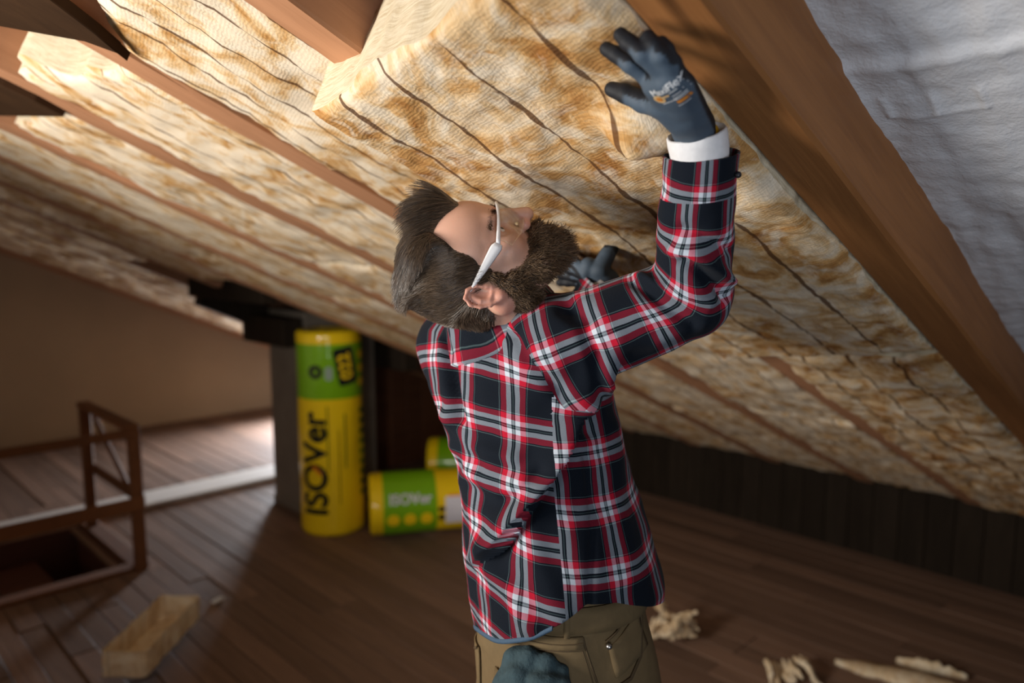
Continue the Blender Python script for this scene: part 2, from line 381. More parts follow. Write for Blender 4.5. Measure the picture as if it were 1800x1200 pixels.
# white roof membrane in the bay nearest the camera
def membrane():
    nu, ny = 560, 120; vs = []; fs = []; u0, u1, y0, y1 = -.4, 2.9, -.02, .482
    for i in range(nu + 1):
        for j in range(ny + 1):
            u = u0 + (u1 - u0) * i / nu; y = y0 + (y1 - y0) * j / ny
            n = .132 + .010 * fbm((u * 2.2, y * 9, 3)) + .005 * fbm((u * 9, y * 5, 7)) + .003 * abs(fbm((u * 16, y * 14, 1)))
            d = (u - 1.170) - .03 * (y - .38) + .004 * fbm((y * 20, 2, 2))                               # lapped seam across the sheet
            n += -.006 / (1 + math.exp(max(-60, min(60, -d * 420)))) - .003 * math.exp(-((d - .012) / .012) ** 2)
            for yc in (.327, .388, .455):                                   # small pressed folds
                if 1.255 < u < 1.305: n -= .0035 * math.exp(-((y - yc) / .005) ** 2)
            if .325 < y < .46: n -= .0025 * math.exp(-((u - 1.306) / .006) ** 2)
            vs.append(rp(u, y, n))
    for i in range(nu):
        for j in range(ny):
            a = i * (ny + 1) + j; fs.append((a, a + ny + 1, a + ny + 2, a + 1))
    m, nt, b = newmat('roof_membrane'); tc = N(nt, 'ShaderNodeTexCoord')
    f = noise_(nt, tc.outputs['Object'], 14, 5, .6); f2 = noise_(nt, tc.outputs['Object'], 160, 3, .6)
    nt.links.new(mixc(nt, (.60, .62, .66), (.72, .73, .76), f), b.inputs['Base Color']); b.inputs['Roughness'].default_value = .55
    bump(nt, b, math_(nt, 'ADD', f, math_(nt, 'MULTIPLY', f2, .3)), .5, .01)
    o = link('roof_membrane', mesh('roof_membrane', vs, fs), m)
    tag(o, 'crumpled white roof membrane right of the broad rafter', 'membrane')
membrane()

# ------------------------------------------------------------------ insulation batts
BUMPS = []
def batt(name, corners, thick, nu, ny, seed, label, group, amp=.010, ends=(.02, .02), edge=.008, pitch=.125, pale=0.0):
    """corners: (u,y,n) of the visible face: up-left(y0), up-right(y1), low(y0), low(y1). Side faces go up by `thick`."""
    c00, c01, c10, c11 = [V(c) for c in corners]; vs = []; uvs = []; face = []; fs = []
    def pt(s, t): return (c00 * (1 - s) + c10 * s) * (1 - t) + (c01 * (1 - s) + c11 * s) * t
    def dn(u, y):
        d = amp * fbm((u * 5.5 + seed, y * 6.5, seed)) + amp * .55 * fbm((u * 16, y * 20 + seed, 2)) + amp * .25 * fbm((u * 60, y * 42, seed))
        d += .0028 * max(0, .5 - abs(((y / pitch) % 1) - .5) * 9)             # slight groove under every guide line
        for (bu, by, br, bh) in BUMPS: 
            e = ((u - bu) ** 2 + (y - by) ** 2) / br ** 2
            if e < 6: d -= bh * math.exp(-e)
        return d
    for i in range(nu + 1):
        for j in range(ny + 1):
            s, t = i / nu, j / ny; p = pt(s, t)
            y = p.y; 
            if j in (0, ny): y += edge * (fbm((p.x * 7, seed, j)) + .5 * fbm((p.x * 24, seed, j)))
            u = p.x
            if i == 0: u += ends[0] * fbm((y * 9, seed, 3.3))
            if i == nu: u += ends[1] * fbm((y * 9, seed, 9.3))
            rim = min(min(s * nu, (1 - s) * nu) * (c10 - c00).length / nu, min(t, 1 - t) * abs(c01.y - c00.y)) 
            n = p.z + dn(u, y) + (.012 * (1 - min(1, rim / .022)) ** 2)
            vs.append(rp(u, y, n)); uvs.append((u, y * .125 / pitch)); face.append(1.0)
    for i in range(nu):
        for j in range(ny):
            a = i * (ny + 1) + j; fs.append((a, a + ny + 1, a + ny + 2, a + 1))
    ring = [j for j in range(ny + 1)] + [i * (ny + 1) + ny for i in range(1, nu + 1)] + [nu * (ny + 1) + j for j in range(ny - 1, -1, -1)] + [i * (ny + 1) for i in range(nu - 1, 0, -1)]
    lay = 6; base = len(vs); prev = None; L = len(ring); acc = 0; alen = []
    for q in range(L): 
        alen.append(acc); acc += (vs[ring[(q + 1) % L]] - vs[ring[q]]).length
    for k in range(lay + 1):
        for q, r in enumerate(ring):
            p = vs[r] + EN * (thick * k / lay); j = .004 * fbm((alen[q] * 30, k * 2.2, seed)) if k else 0
            vs.append(p + ER * j + EY * j); uvs.append((thick * k / lay, alen[q])); face.append(0.0)
    for k in range(lay):
        for q in range(L):
            a = base + k * L + q; b = base + k * L + (q + 1) % L; fs.append((a, a + L, b + L, b))
    fs.append(tuple(base + lay * L + q for q in range(L)))
    me = mesh(name, vs, fs); uvl = me.uv_layers.new(name='UVMap')
    li = np.empty(len(me.loops), np.int32); me.loops.foreach_get('vertex_index', li)
    uvl.data.foreach_set('uv', np.array(uvs, np.float32)[li].ravel())
    at = me.attributes.new('face', 'FLOAT', 'POINT'); at.data.foreach_set('value', np.array(face, np.float32))
    at = me.attributes.new('pale', 'FLOAT', 'POINT'); at.data.foreach_set('value', np.full(len(vs), pale, np.float32))
    o = link(name, me, M['wool']); bmx = bmesh.new(); bmx.from_mesh(me); bmesh.ops.recalc_face_normals(bmx, faces=bmx.faces); bmx.to_mesh(me); bmx.free()
    o.data.materials[0] = M['wool']
    return tag(o, label, 'insulation', group)
# the batt being pressed in between the broad rafter and the next one: far edge still hanging below the timber
BUMPS += [(1.00, .675, .043, .054), (1.05, .645, .045, .026), (1.28, .66, .10, .014), (1.6, .85, .2, .012), (1.03, .95, .12, .01), (1.45, 1.03, .07, .012)]
batt('insulation_batt', [(ux(.63), .578, -.010), (ux(.70), 1.150, -.095), (ux(1.93), .580, -.008), (ux(2.04), 1.17, -.050)], .14, 230, 104, 3.1,
     'glass wool batt the man presses up with both gloves, cut end hanging free', 'insulation batts between the rafters', .0065, (.012, .03), .010)
BUMPS.clear()
def bay(k): return RAFT[k] + RW, RAFT[k + 1]
y0, y1 = bay(1)
batt('insulation_batt', [(ux(1.96), y0 - .004, -.012), (ux(2.06), y1 + .004, -.018), (ux(XK) - .05, y0, -.010), (ux(XK) - .05, y1, -.010)], .13, 130, 40, 5.3,
     'glass wool batt below the seam between the broad rafter and the next rafter', 'insulation batts between the rafters', .013, (.03, .02), .012)
for k in range(2, 13):
    y0, y1 = bay(k)
    sa, sb = {2: (.30, .52), 3: (.56, .46), 4: (.62, .56)}.get(k, (.55, .55)); cuts = [(ux(sa), ux(sb))]
    for cx in ((1.9, 3.2) if k % 2 else (1.55, 2.9)): cuts.append((ux(cx) + random.uniform(-.1, .1),) * 2)
    cuts.append((ux(XK) - .05,) * 2)
    for q in range(1 if k in (7, 8) else 3):
        (a0, a1), (b0, b1) = cuts[q], cuts[q + 1]; g = .006
        ov = -.002
        res = 26 if k < 5 else 16
        batt('insulation_batt', [(a0 + g, y0 - ov, .006), (a1 + g, y1 + ov, .002), (b0 - g, y0 - ov, .006), (b1 - g, y1 + ov, .002)], .13,
             int((b0 - a0) / (.022 if k < 5 else .04)), res, k * 7.7 + q * 2.1,
             '%s wool batt of the %s bay left of the broad rafter' % (('topmost', 'middle', 'lowest')[q], ORD[k]),
             'insulation batts between the rafters', .011, (.05 if q == 0 else .01, .01), .014 if k < 5 else .008, .085, 1.0 if k < 6 else .3)

# assumed dark partition, added to block the window light, closing the space between the chimney and the eaves
pt_ = empty('assumed_wall_partition', (3.7, 5.02, 0)); pt_['kind'] = 'structure'
x = 2.94
while x < XK - .05:
    h_ = (xr(x + .15) + .13) / 2
    box('wall_board', (x + .075, 5.02, h_), (.073, 0, 0), (0, .012, 0), (0, 0, h_), M['deck'], pt_, .003); x += .15
# broken old board at the top left, and a dark sheet added for the shaded bay
def dark_sheet_under(pts, label):
    vs = [V(p) for p in pts] + [V(p) + EN * .022 for p in pts]; n = len(pts)
    fs = [tuple(range(n)), tuple(range(n, 2 * n))[::-1]] + [(i, i + n, (i + 1) % n + n, (i + 1) % n) for i in range(n)]
    bm = bmesh.new(); vv = [bm.verts.new(v) for v in vs]; [bm.faces.new([vv[i] for i in f]) for f in fs]; bmesh.ops.recalc_face_normals(bm, faces=bm.faces)
    bmesh.ops.bevel(bm, geom=bm.edges[:], offset=.002, segments=1, affect='EDGES'); o = bm_obj('old_board_and_shade', bm, M['board_and_shade']); tag(o, label, 'board', 'old board and added shade sheet under the roof')
dark_sheet_under([(0.2990, 1.8978, 2.2210), (0.3658, 1.7644, 2.1918), (0.4624, 1.5916, 2.1496), (0.5047, 1.5594, 2.1311), (0.5277, 1.5744, 2.1211), (0.4627, 1.5264, 2.1495), (0.3740, 1.4840, 2.1882), (0.2810, 1.5521, 2.2289)], 'dark broken board under the rafters in the top left corner')
dark_sheet_under([(0.4542, 2.8388, 2.1641), (0.5888, 2.2410, 2.1053), (0.5219, 2.2275, 2.1345), (0.4584, 2.2357, 2.1623), (0.3705, 2.2630, 2.2007)], 'dark sheet added for the shaded bay farther left, above the fourth row of wool')
# chimney passing up through the roof, with dark trimmer timbers
ch = empty('chimney', (2.71, 4.65, 0), 'square sooty chimney pillar behind the standing yellow roll', 'chimney')
bm = bmesh.new(); box_bm(bm, (2.715, 4.65, .68), (.265, 0, 0), (0, .245, 0), (0, 0, .68), .012, 2); bm_obj('shaft', bm, M['chimney'], ch)
box('base_course', (2.715, 4.65, .03), (.272, 0, 0), (0, .250, 0), (0, 0, .03), M['chimney'], ch, .006)
for nm, a, b, w_, h_ in (('trimmer', rp(ux(2.02), 4.93, -.02), rp(ux(3.2), 4.93, -.02), .09, .16), ('header', V((2.37, 4.40, 1.235)), V((2.37, 4.98, 1.235)), .13, .18), ('header', V((2.00, 3.96, 1.52)), V((2.00, 4.98, 1.52)), .09, .12),
                         ('header', V((3.06, 4.1, 1.03)), V((3.06, 4.95, 1.03)), .12, .16)):
    beam(nm, a, b, w_, h_, M['dark'], ch, bev=.006)

# stair railing
ra = empty('stair_railing', (1.37, 4.35, 0), 'brown wooden railing around the stairwell on the left', 'railing')
A = V((1.372, 4.35, 0)); B = V((1.372, 5.22, 0))
for p, nm in ((A, 'post'), (B, 'post'), (A + V((-1.35, 0, 0)), 'post')):
    box(nm, p + V((0, 0, .395)), (.029, 0, 0), (0, .029, 0), (0, 0, .395), M['rail'], ra, .004)
X0 = V((-1.35, 0, 0))
beam('top_rail', A + X0 + V((0, -.005, .775)), A + V((.03, -.005, .775)), .05, .042, M['rail'], ra)
beam('top_rail', A + V((0, 0, .80)), B + V((0, .03, .80)), .07, .035, M['rail'], ra)
beam('middle_rail', A + X0 + V((0, -.032, .385)), A + V((.03, -.032, .385)), .022, .075, M['rail'], ra)
beam('middle_rail', A + V((.032, 0, .385)), B + V((.032, 0, .385)), .022, .06, M['rail'], ra)
beam('brace', B + V((.035, -.02, .76)), A + V((.04, .06, .28)), .02, .03, M['rail'], ra)

# ================================================================== ROLLS OF INSULATION IN PRINTED FOIL
def glossy(name, col, rough=.15, var=.06):
    m, nt, b = newmat(name); tc = N(nt, 'ShaderNodeTexCoord'); f = noise_(nt, tc.outputs['Object'], 9, 3)
    nt.links.new(mixc(nt, tuple(c * (1 - var) for c in col), tuple(min(1, c * (1 + var)) for c in col), f), b.inputs['Base Color'])
    b.inputs['Roughness'].default_value = rough; b.inputs['Specular IOR Level'].default_value = .5
    bump(nt, b, noise_(nt, tc.outputs['Object'], 14, 2), .25, .012); return m
M['yellow'] = glossy('yellow_film', (.74, .50, .008)); M['green'] = glossy('green_film', (.155, .34, .006))
M['ink'] = glossy('black_print', (.012, .014, .010)); M['darkgreen'] = glossy('dark_green_print', (.03, .09, .01))
M['orange'] = glossy('orange_print', (.75, .22, .01)); M['label'] = glossy('white_label', (.62, .60, .66), .4); M['grey'] = glossy('grey_print', (.25, .32, .25))
FONT = bpy.data.curves.new('lettering', 'FONT')
def glyphs(text, size, bold=0.0):
    """lettering as flat triangles -> list of verts (x,y), faces; centred"""
    c = bpy.data.curves.new('t', 'FONT'); c.body = text; c.size = size; c.align_x = 'CENTER'; c.align_y = 'CENTER'; c.offset = bold
    o = bpy.data.objects.new('t', c); COL.objects.link(o); bpy.context.view_layer.update()
    me = bpy.data.meshes.new_from_object(o.evaluated_get(bpy.context.evaluated_depsgraph_get())); bpy.data.objects.remove(o)
    bm = bmesh.new(); bm.from_mesh(me); return bm
def bolder(bm, d):
    src = bm.faces[:]
    for dx, dy in ((d, 0), (-d, 0), (0, d), (0, -d)):
        g = bmesh.ops.duplicate(bm, geom=src)['geom']; bmesh.ops.translate(bm, verts=[x for x in g if isinstance(x, bmesh.types.BMVert)], vec=(dx, dy, 0))
    return bm
def chop(bm, step):
    for ax in (0, 1):
        lo = min(v.co[ax] for v in bm.verts); hi = max(v.co[ax] for v in bm.verts); k = lo + step
        no = (1, 0, 0) if ax == 0 else (0, 1, 0)
        while k < hi:
            co = (k, 0, 0) if ax == 0 else (0, k, 0)
            bmesh.ops.bisect_plane(bm, geom=bm.verts[:] + bm.edges[:] + bm.faces[:], plane_co=co, plane_no=no); k += step
def patch_bm(w_, h_, rnd=0, n=6):
    bm = bmesh.new(); pts = []
    if rnd:
        for cx, cy, a0 in ((w_ / 2 - rnd, h_ / 2 - rnd, 0), (-w_ / 2 + rnd, h_ / 2 - rnd, 90), (-w_ / 2 + rnd, -h_ / 2 + rnd, 180), (w_ / 2 - rnd, -h_ / 2 + rnd, 270)):
            for k in range(n + 1): a = radians(a0 + 90 * k / n); pts.append((cx + rnd * cos(a), cy + rnd * sin(a), 0))
    else: pts = [(-w_ / 2, -h_ / 2, 0), (w_ / 2, -h_ / 2, 0), (w_ / 2, h_ / 2, 0), (-w_ / 2, h_ / 2, 0)]
    bm.faces.new([bm.verts.new(p) for p in pts]); return bm
def roll_frame(base, axis, front):
    ax = V(axis).normalized(); fr = (V(front) - ax * V(front).dot(ax)).normalized(); sd = ax.cross(fr)
    mm = Matrix((fr, sd, ax)).transposed().to_4x4(); mm.translation = base; return mm
def wrap(bm, R, h0, ang0, lift, rot=0):
    """wrap a flat drawing (x: around, y: along) on the roll"""
    chop(bm, .02)
    c, s = cos(rot), sin(rot)
    for v in bm.verts:
        x, y = v.co.x * c - v.co.y * s, v.co.x * s + v.co.y * c
        a = ang0 + x / R; r = R + lift; v.co = (r * cos(a), r * sin(a), h0 + y)
    return bm
def foil_roll(base, axis, front, H, R, label, seed, flip=False, extras=()):
    mm = roll_frame(base, axis, front)
    root = empty('insulation_roll', (0, 0, 0), label, 'insulation roll', 'rolls of glass wool in printed film'); root.matrix_world = mm
    def add(name, bm, mat, smooth=False):
        me = bpy.data.meshes.new(name); bm.to_mesh(me); bm.free(); me.materials.append(mat)
        if smooth: me.polygons.foreach_set('use_smooth', [True] * len(me.polygons))
        o = bpy.data.objects.new(name, me); COL.objects.link(o); o.parent = root; return o
    def tube(h0, h1, dr, endcap=None):
        bm = bmesh.new(); n = 64; k = max(2, int((h1 - h0) / .02)); rows = []
        for i in range(k + 1):
            h = h0 + (h1 - h0) * i / k; row = []
            for j in range(n):
                a = 2 * pi * j / n; e = min(h, H - h)
                r = R + dr + .004 * fbm((cos(a) * 1.4, sin(a) * 1.4, h * 3 + seed)) + .002 * fbm((cos(a) * 4, sin(a) * 4, h * 2.5 + seed))
                if e < .016: r -= .012 * (1 - sqrt(max(0, 1 - (1 - e / .016) ** 2)))
                row.append(bm.verts.new((r * cos(a), r * sin(a), h)))
            rows.append(row)
        for i in range(k):
            for j in range(n): bm.faces.new((rows[i][j], rows[i][(j + 1) % n], rows[i + 1][(j + 1) % n], rows[i + 1][j]))
        return bm, rows
    bt, rows = tube(0, H, 0)
    for row, h, sg in ((rows[0], 0, 1), (rows[-1], H, -1)):                # gathered, dished ends
        prev = row
        for f, dz in ((.8, .004), (.5, .02), (.2, .03)):
            cur = [bt.verts.new((v.co.x * f, v.co.y * f, h + sg * (dz + .006 * fbm((v.co.x * 30, v.co.y * 30, seed))))) for v in row]
            for j in range(64): bt.faces.new((prev[j], prev[(j + 1) % 64], cur[(j + 1) % 64], cur[j]))
            prev = cur
        bt.faces.new(prev)
    bmesh.ops.recalc_face_normals(bt, faces=bt.faces)
    add('wrapping', bt, M['yellow'], True)
    g0, g1 = (H - .41, H - .075) if not flip else (.078, .40)
    bg, _ = tube(g0, g1, .0012); add('green_band', bg, M['green'], True)
    def art(name, bm, mat, h, ang, lift=.0078, rot=0): add(name, wrap(bm, R, h, ang, lift, rot), mat)
    for e in extras: art(*e)
    return root
# standing roll. Angle 0 faces the photographer, growing angle goes round to the right.
H1, R1 = 1.27, .198
ex = [('brand_lettering', bolder(glyphs('ISOVer', .215), .007), M['ink'], .46, -.50, .0078, pi / 2),
      ('small_print', glyphs('glass wool', .045), M['darkgreen'], .66, -.13, .0078, pi / 2),
      ('tag', patch_bm(.125, .23, .02), M['ink'], 1.06, .50, .0078, radians(10)), ('tag_lettering', bolder(glyphs('022', .105), .004), M['yellow'], 1.06, .50, .0092, pi / 2 + radians(10)),
      ('emblem', patch_bm(.085, .085, .042), M['ink'], 1.03, -.42, .0078), ('emblem_centre', patch_bm(.028, .028, .013), M['green'], 1.03, -.40, .0092),
      ('emblem', patch_bm(.045, .085, .02), M['grey'], 1.02, -.02, .0078)]
ex[1] = ('print_strip', patch_bm(.006, .40), M['darkgreen'], .62, -.10, .0078)
ex += [('print_strip', patch_bm(.008, .34), M['darkgreen'], .60, .42, .0078), ('print_strip', patch_bm(.004, .46), M['ink'], .44, .22, .0078)]
ex += [('logo_arc', patch_bm(.010, .07), M['orange'], .425, -.50 + d, .0092, radians(38)) for d in (.0, .09)]
for k in range(3): ex.append(('icon', patch_bm(.055, .055, .026), M['yellow'], .95 + .085 * k, 1.12, .0078))
for k in range(9): ex.append(('icon', patch_bm(.05, .035, .010), M['darkgreen'], .25 + .065 * k, 1.12, .0078))
fp = V((2.345, 4.05, 0)); back = FW
R1c = fp + V((.145, .135, 0))
foil_roll(R1c, UP, -R1c + V((0, 0, 0)), H1, R1, 'tall yellow and green roll of glass wool standing upright against the chimney', 1.0, extras=ex)
# lying roll in front of it: axis runs to the right
ex = [('icon', patch_bm(.075, .075, .036), M['yellow'], .135 + .10 * k, .62, .0078) for k in range(3)]
ex += [('label', patch_bm(.17, .16, .008), M['label'], .53, .42, .0078), ('print_strip', patch_bm(.012, .16), M['orange'], .55, -.05, .0078), ('print_strip', patch_bm(.02, .20), M['label'], .55, .08, .0078),
       ('icon', patch_bm(.04, .04, .018), M['ink'], .425, .62, .0078), ('icon', patch_bm(.03, .04, .01), M['ink'], .425, .35, .0078)]
ex += [('brand_lettering', bolder(glyphs('ISOVer', .085), .0025), M['label'], .24, -.02, .0078, pi / 2)]
foil_roll(V((2.575, 3.905, .193)), (.85, -.52, 0), (-.3, -.8, .32), 1.2, .19, 'yellow and green roll lying on the floor in front of the chimney', 2.0, True, ex)
foil_roll(V((3.40, 4.36, .195)), (.715, -.70, 0), (-.3, -.8, .32), 1.26, .19, 'yellow roll lying farther back, mostly hidden behind the man', 5.0, True, [])

# ================================================================== SCRAPS ON THE FLOOR
def wool_piece(name, me, label, group='scraps of glass wool on the floor'):
    n = len(me.vertices); v, _ = mesh_np(me)
    uvl = me.uv_layers.new(name='UVMap'); li = np.empty(len(me.loops), np.int32); me.loops.foreach_get('vertex_index', li)
    uvl.data.foreach_set('uv', v[li][:, :2].ravel())
    at = me.attributes.new('face', 'FLOAT', 'POINT'); at.data.foreach_set('value', np.full(n, .45, np.float32)); me.attributes.new('pale', 'FLOAT', 'POINT')
    o = link(name, me, M['wool']); return tag(o, label, 'insulation scrap', group)
def scrap(a, b, wd, h, seed, label, k=.012, tilt=0.0, lump=.012):
    a, b = np.array(a), np.array(b); d = (b - a); L = np.linalg.norm(d); d /= L; s = np.array([-d[1], d[0], 0]); c = (a + b) / 2
    def f(p):
        q = p - c.astype(np.float32); u = q @ d.astype(np.float32); t = q @ s.astype(np.float32); z = q[..., 2] - h / 2
        wob = lump * (np.sin(u * 31 + seed) * np.sin(t * 37 + seed * 2) + .6 * np.sin(u * 77 + t * 50 + seed) + .4 * np.sin(z * 90 + u * 60 + seed))
        e = np.stack([np.abs(u) - L / 2 + k, np.abs(t + tilt * z) - wd / 2 + k, np.abs(z) - h / 2 + k], -1)
        return np.linalg.norm(np.maximum(e, 0), axis=-1) + np.minimum(e.max(-1), 0) - k + wob * .6
    r = max(L, wd) * .62 + .06
    return wool_piece('wool_scrap', net_mesh('wool_scrap', f, (c[0] - r, c[1] - r, -.002), (c[0] + r, c[1] + r, h + .05), .008), label)
scrap((.903, 3.143, .065), (1.26, 3.487, .065), .18, .13, 1.0, 'thick block offcut of glass wool on the floor at bottom left', .006, .05, .0045)
def rag(c, seed, label, R=.085, h=.07, n=9):
    c = np.array(c); rr = np.random.default_rng(seed)
    bl = [(c + np.array([rr.uniform(-R, R), rr.uniform(-R, R), rr.uniform(.012, h)]), c + np.array([rr.uniform(-R, R), rr.uniform(-R, R), rr.uniform(.012, h)]), rr.uniform(.010, .024)) for _ in range(n)]
    def f(p):
        o = None
        for a, b, r in bl: q = cap(p, a, b, r, r * .5); o = q if o is None else smin(o, q, .012)
        return o + .004 * np.sin(p[..., 0] * 160 + seed) * np.sin(p[..., 1] * 140)
    return wool_piece('wool_scrap', net_mesh('wool_scrap', f, (c[0] - R - .04, c[1] - R - .04, -.002), (c[0] + R + .04, c[1] + R + .04, h + .04), .005), label)
rag((2.8055, 1.8409, 0.0200), 3, 'torn lump of glass wool on the floor right of the man', .108, .13, 24)
def tuft(label):
    o_ = V((2.9517, 1.3794, 0.0000)); st_ = []; rr = np.random.default_rng(4)
    for k in range(9):
        w_ = (k - 4) * .019 + rr.normal(0, .004); p = o_ + RT * w_ + V((0, 0, .03 + .035 * rr.random())); pts = [p]
        for i in range(4): p = p - FW * .032 + RT * (.010 * (k - 3) / 4 + .006 * sin(k * 2 + i)) + V((0, 0, .020 * sin(1.2 + i * 1.1 + k) - .010)); p.z = max(p.z, .012); pts.append(p)
        st_.append((pts, [.006, .011, .012, .011, .005]))
    def f(p):
        d = None
        for pts, rad in st_: c = chain(p, pts, rad, .008); d = c if d is None else smin(d, c, .005)
        return d + .002 * np.sin(p[..., 0] * 190) * np.sin(p[..., 1] * 170)
    return wool_piece('wool_scrap', net_mesh('wool_scrap', f, (o_.x - .24, o_.y - .24, -.004), (o_.x + .16, o_.y + .16, .15), .0045), label)
tuft('small torn tuft of curled glass wool at the bottom edge, right of the lump')
def splinter(a, b, w0, h, label, seed):
    a, b = V(a), V(b); n = 24; d = (b - a).normalized(); s = V((-d.y, d.x, 0)); vs = []; fs = []
    for i in range(n + 1):
        t = i / n; p = a.lerp(b, t); wd = w0 * (sin(pi * min(1, t * 1.1 + .04)) ** .7 + .05) * (1 + .35 * fbm((t * 9, seed, 0))); hh = h * (.5 + .5 * sin(pi * t)) * (1 + .3 * fbm((t * 11, seed, 4)))
        for x, z in ((-1, .0), (-.8, .7), (0, 1), (.8, .6), (1, 0)): vs.append(p + s * (x * wd / 2) + V((0, 0, max(.001, z * hh))))
    for i in range(n):
        for j in range(4): q = i * 5 + j; fs.append((q, q + 1, q + 6, q + 5))
        fs.append((i * 5 + 4, i * 5, i * 5 + 5, i * 5 + 9))
    fs.append((0, 1, 2, 3, 4)[::-1]); fs.append(tuple(n * 5 + j for j in range(5)))
    return wool_piece('wool_scrap', mesh('wool_scrap', vs, fs), label)
splinter((3.1689, 1.2548, 0.0000), (3.3620, 0.6025, 0.0000), .13, .035, 'long pointed strip of glass wool at bottom right', 2)
splinter((3.3518, 1.0701, 0.0000), (3.4195, 0.8153, 0.0000), .022, .05, 'thin splinter of glass wool lying against the long pointed strip', 5)
ch_ = box('wood_chip', (1.5144, 3.6813, 0.0040), (.030, .012, 0), (-.006, .013, 0), (0, 0, .004), M['pale'], None, .001); tag(ch_, 'tiny pale chip on the boards beside the wool block', 'chip')

# ================================================================== THE MAN
man = empty('person', (.95, .86, 0), 'bearded man in plaid flannel shirt and safety glasses reaching up to the roof', 'person')
M['skin'] = None
def skin_mat():
    m, nt, b = newmat('skin'); tc = N(nt, 'ShaderNodeTexCoord'); f = noise_(nt, tc.outputs['Object'], 22, 4); f2 = noise_(nt, tc.outputs['Object'], 240, 3)
    at = N(nt, 'ShaderNodeAttribute', attribute_name='flush')
    c = mixc(nt, (.56, .31, .22), (.68, .40, .30), f); c = mixc(nt, c, (.60, .22, .17), math_(nt, 'MULTIPLY', at.outputs['Fac'], .7))
    nt.links.new(c, b.inputs['Base Color']); b.inputs['Roughness'].default_value = .48
    b.inputs['Subsurface Weight'].default_value = .12; b.inputs['Subsurface Radius'].default_value = (.01, .004, .002); b.inputs['Subsurface Scale'].default_value = .4
    bump(nt, b, f2, .18, .001); return m
M['skin'] = skin_mat()

# head frame: x right, y out of the face, z crown
UH = (RT * -.934 + CU * .358).normalized(); KT = .2
RHx = (CF * -.98 - UH * KT).normalized(); UH = (UH - RHx * UH.dot(RHx)).normalized(); FH = UH.cross(RHx)
YAW = radians(16); RHx, FH = RHx * cos(YAW) - FH * sin(YAW), FH * cos(YAW) + RHx * sin(YAW)
HO = V((0.8491, 0.9510, 1.7304))
HM = np.array((RHx, FH, UH), np.float32)
def hw(x, y, z): return HO + RHx * x + FH * y + UH * z                # head point -> world
def tohead(p): return (p - np.array(HO, np.float32)) @ HM.T
def mir(x, y, z): return ((x, y, z), (-x, y, z))

def ear_sdf(q, s):
    """outer ear on side s in head coordinates"""
    c = np.array((s * .079, -.006, -.010), np.float32); p = q - c
    ca, sa = cos(radians(-18)), sin(radians(-18)); p = np.stack([p[..., 0] * s, p[..., 1] * ca - p[..., 2] * sa, p[..., 1] * sa + p[..., 2] * ca], -1)
    p = np.stack([p[..., 0] + .42 * p[..., 1], p[..., 1], p[..., 2]], -1)                   # flares out behind
    body = ell(p, (0, 0, 0), (.0065, .0175, .031)); body = smax(body, -ell(p, (.008, .003, .002), (.0075, .0115, .021)), .003)
    pts = [(.004, .012, -.002), (.0055, .013, .014), (.006, .006, .027), (.006, -.006, .030), (.006, -.0155, .021), (.006, -.0175, .006), (.005, -.014, -.011), (.004, -.006, -.022)]
    o = smin(body, chain(p, pts, [.0028] * 8, .003), .003)
    o = smin(o, chain(p, [(.003, -.004, .017), (.0045, -.008, .006), (.004, -.006, -.009), (.004, .004, -.012)], [.003] * 4, .003), .003)
    o = smin(o, sph(p, (.002, .002, -.026), .0085), .006); o = smin(o, cap(p, (.001, .0145, -.003), (.001, .0135, -.010), .0045), .004)
    return o
def head_sdf(q):
    d = ell(q, (0, .008, .030), (.0775, .0945, .085))
    d = smin(d, ell(q, (0, .050, .038), (.062, .058, .056)), .03)
    d = smin(d, ell(q, (0, .035, -.035), (.060, .063, .066)), .03)
    d = smin(d, ell(q, (0, .050, -.078), (.046, .046, .034)), .02); d = smin(d, sph(q, (0, .086, -.092), .018), .016)
    for s in (-1, 1):
        d = smin(d, sph(q, (s * .044, .068, -.022), .023), .018)
        d = smin(d, chain(q, [(s * .012, .103, .019), (s * .034, .097, .021), (s * .053, .070, .016)], [.0085, .0075, .006], .01), .014)
        d = smin(d, cap(q, (s * .062, -.01, -.045), (s * .040, .06, -.085), .022, .018), .03)
    d = smin(d, chain(q, [(0, .101, .020), (0, .112, -.006), (0, .124, -.033)], [.009, .0092, .0125], .008), .010)
    for s in (-1, 1):
        d = smin(d, sph(q, (s * .0125, .110, -.036), .0092), .007)
        d = smax(d, -sph(q, (s * .0065, .121, -.046), .0042), .004)
        d = smax(d, -ell(q, (s * .035, .100, -.001), (.0225, .0175, .0125)), .009)
        d = smin(d, ell(q, (s * .033, .0835, -.001), (.0165, .0118, .0135)), .003)                  # lids over the eyeball
        d = smax(d, -ell(q, (s * .0335, .0985, -.002), (.0135, .014, .0044)), .002)                # slit between the lids
    d = smin(d, cap(q, (-.016, .100, -.058), (.016, .100, -.058), .0062), .008); d = smin(d, cap(q, (-.014, .100, -.067), (.014, .100, -.067), .0070), .007)
    d = smax(d, -cap(q, (-.022, .1085, -.0622), (.022, .1085, -.0622), .0022), .003)
    for s in (-1, 1): d = smin(d, ear_sdf(q, s), .005)
    return d

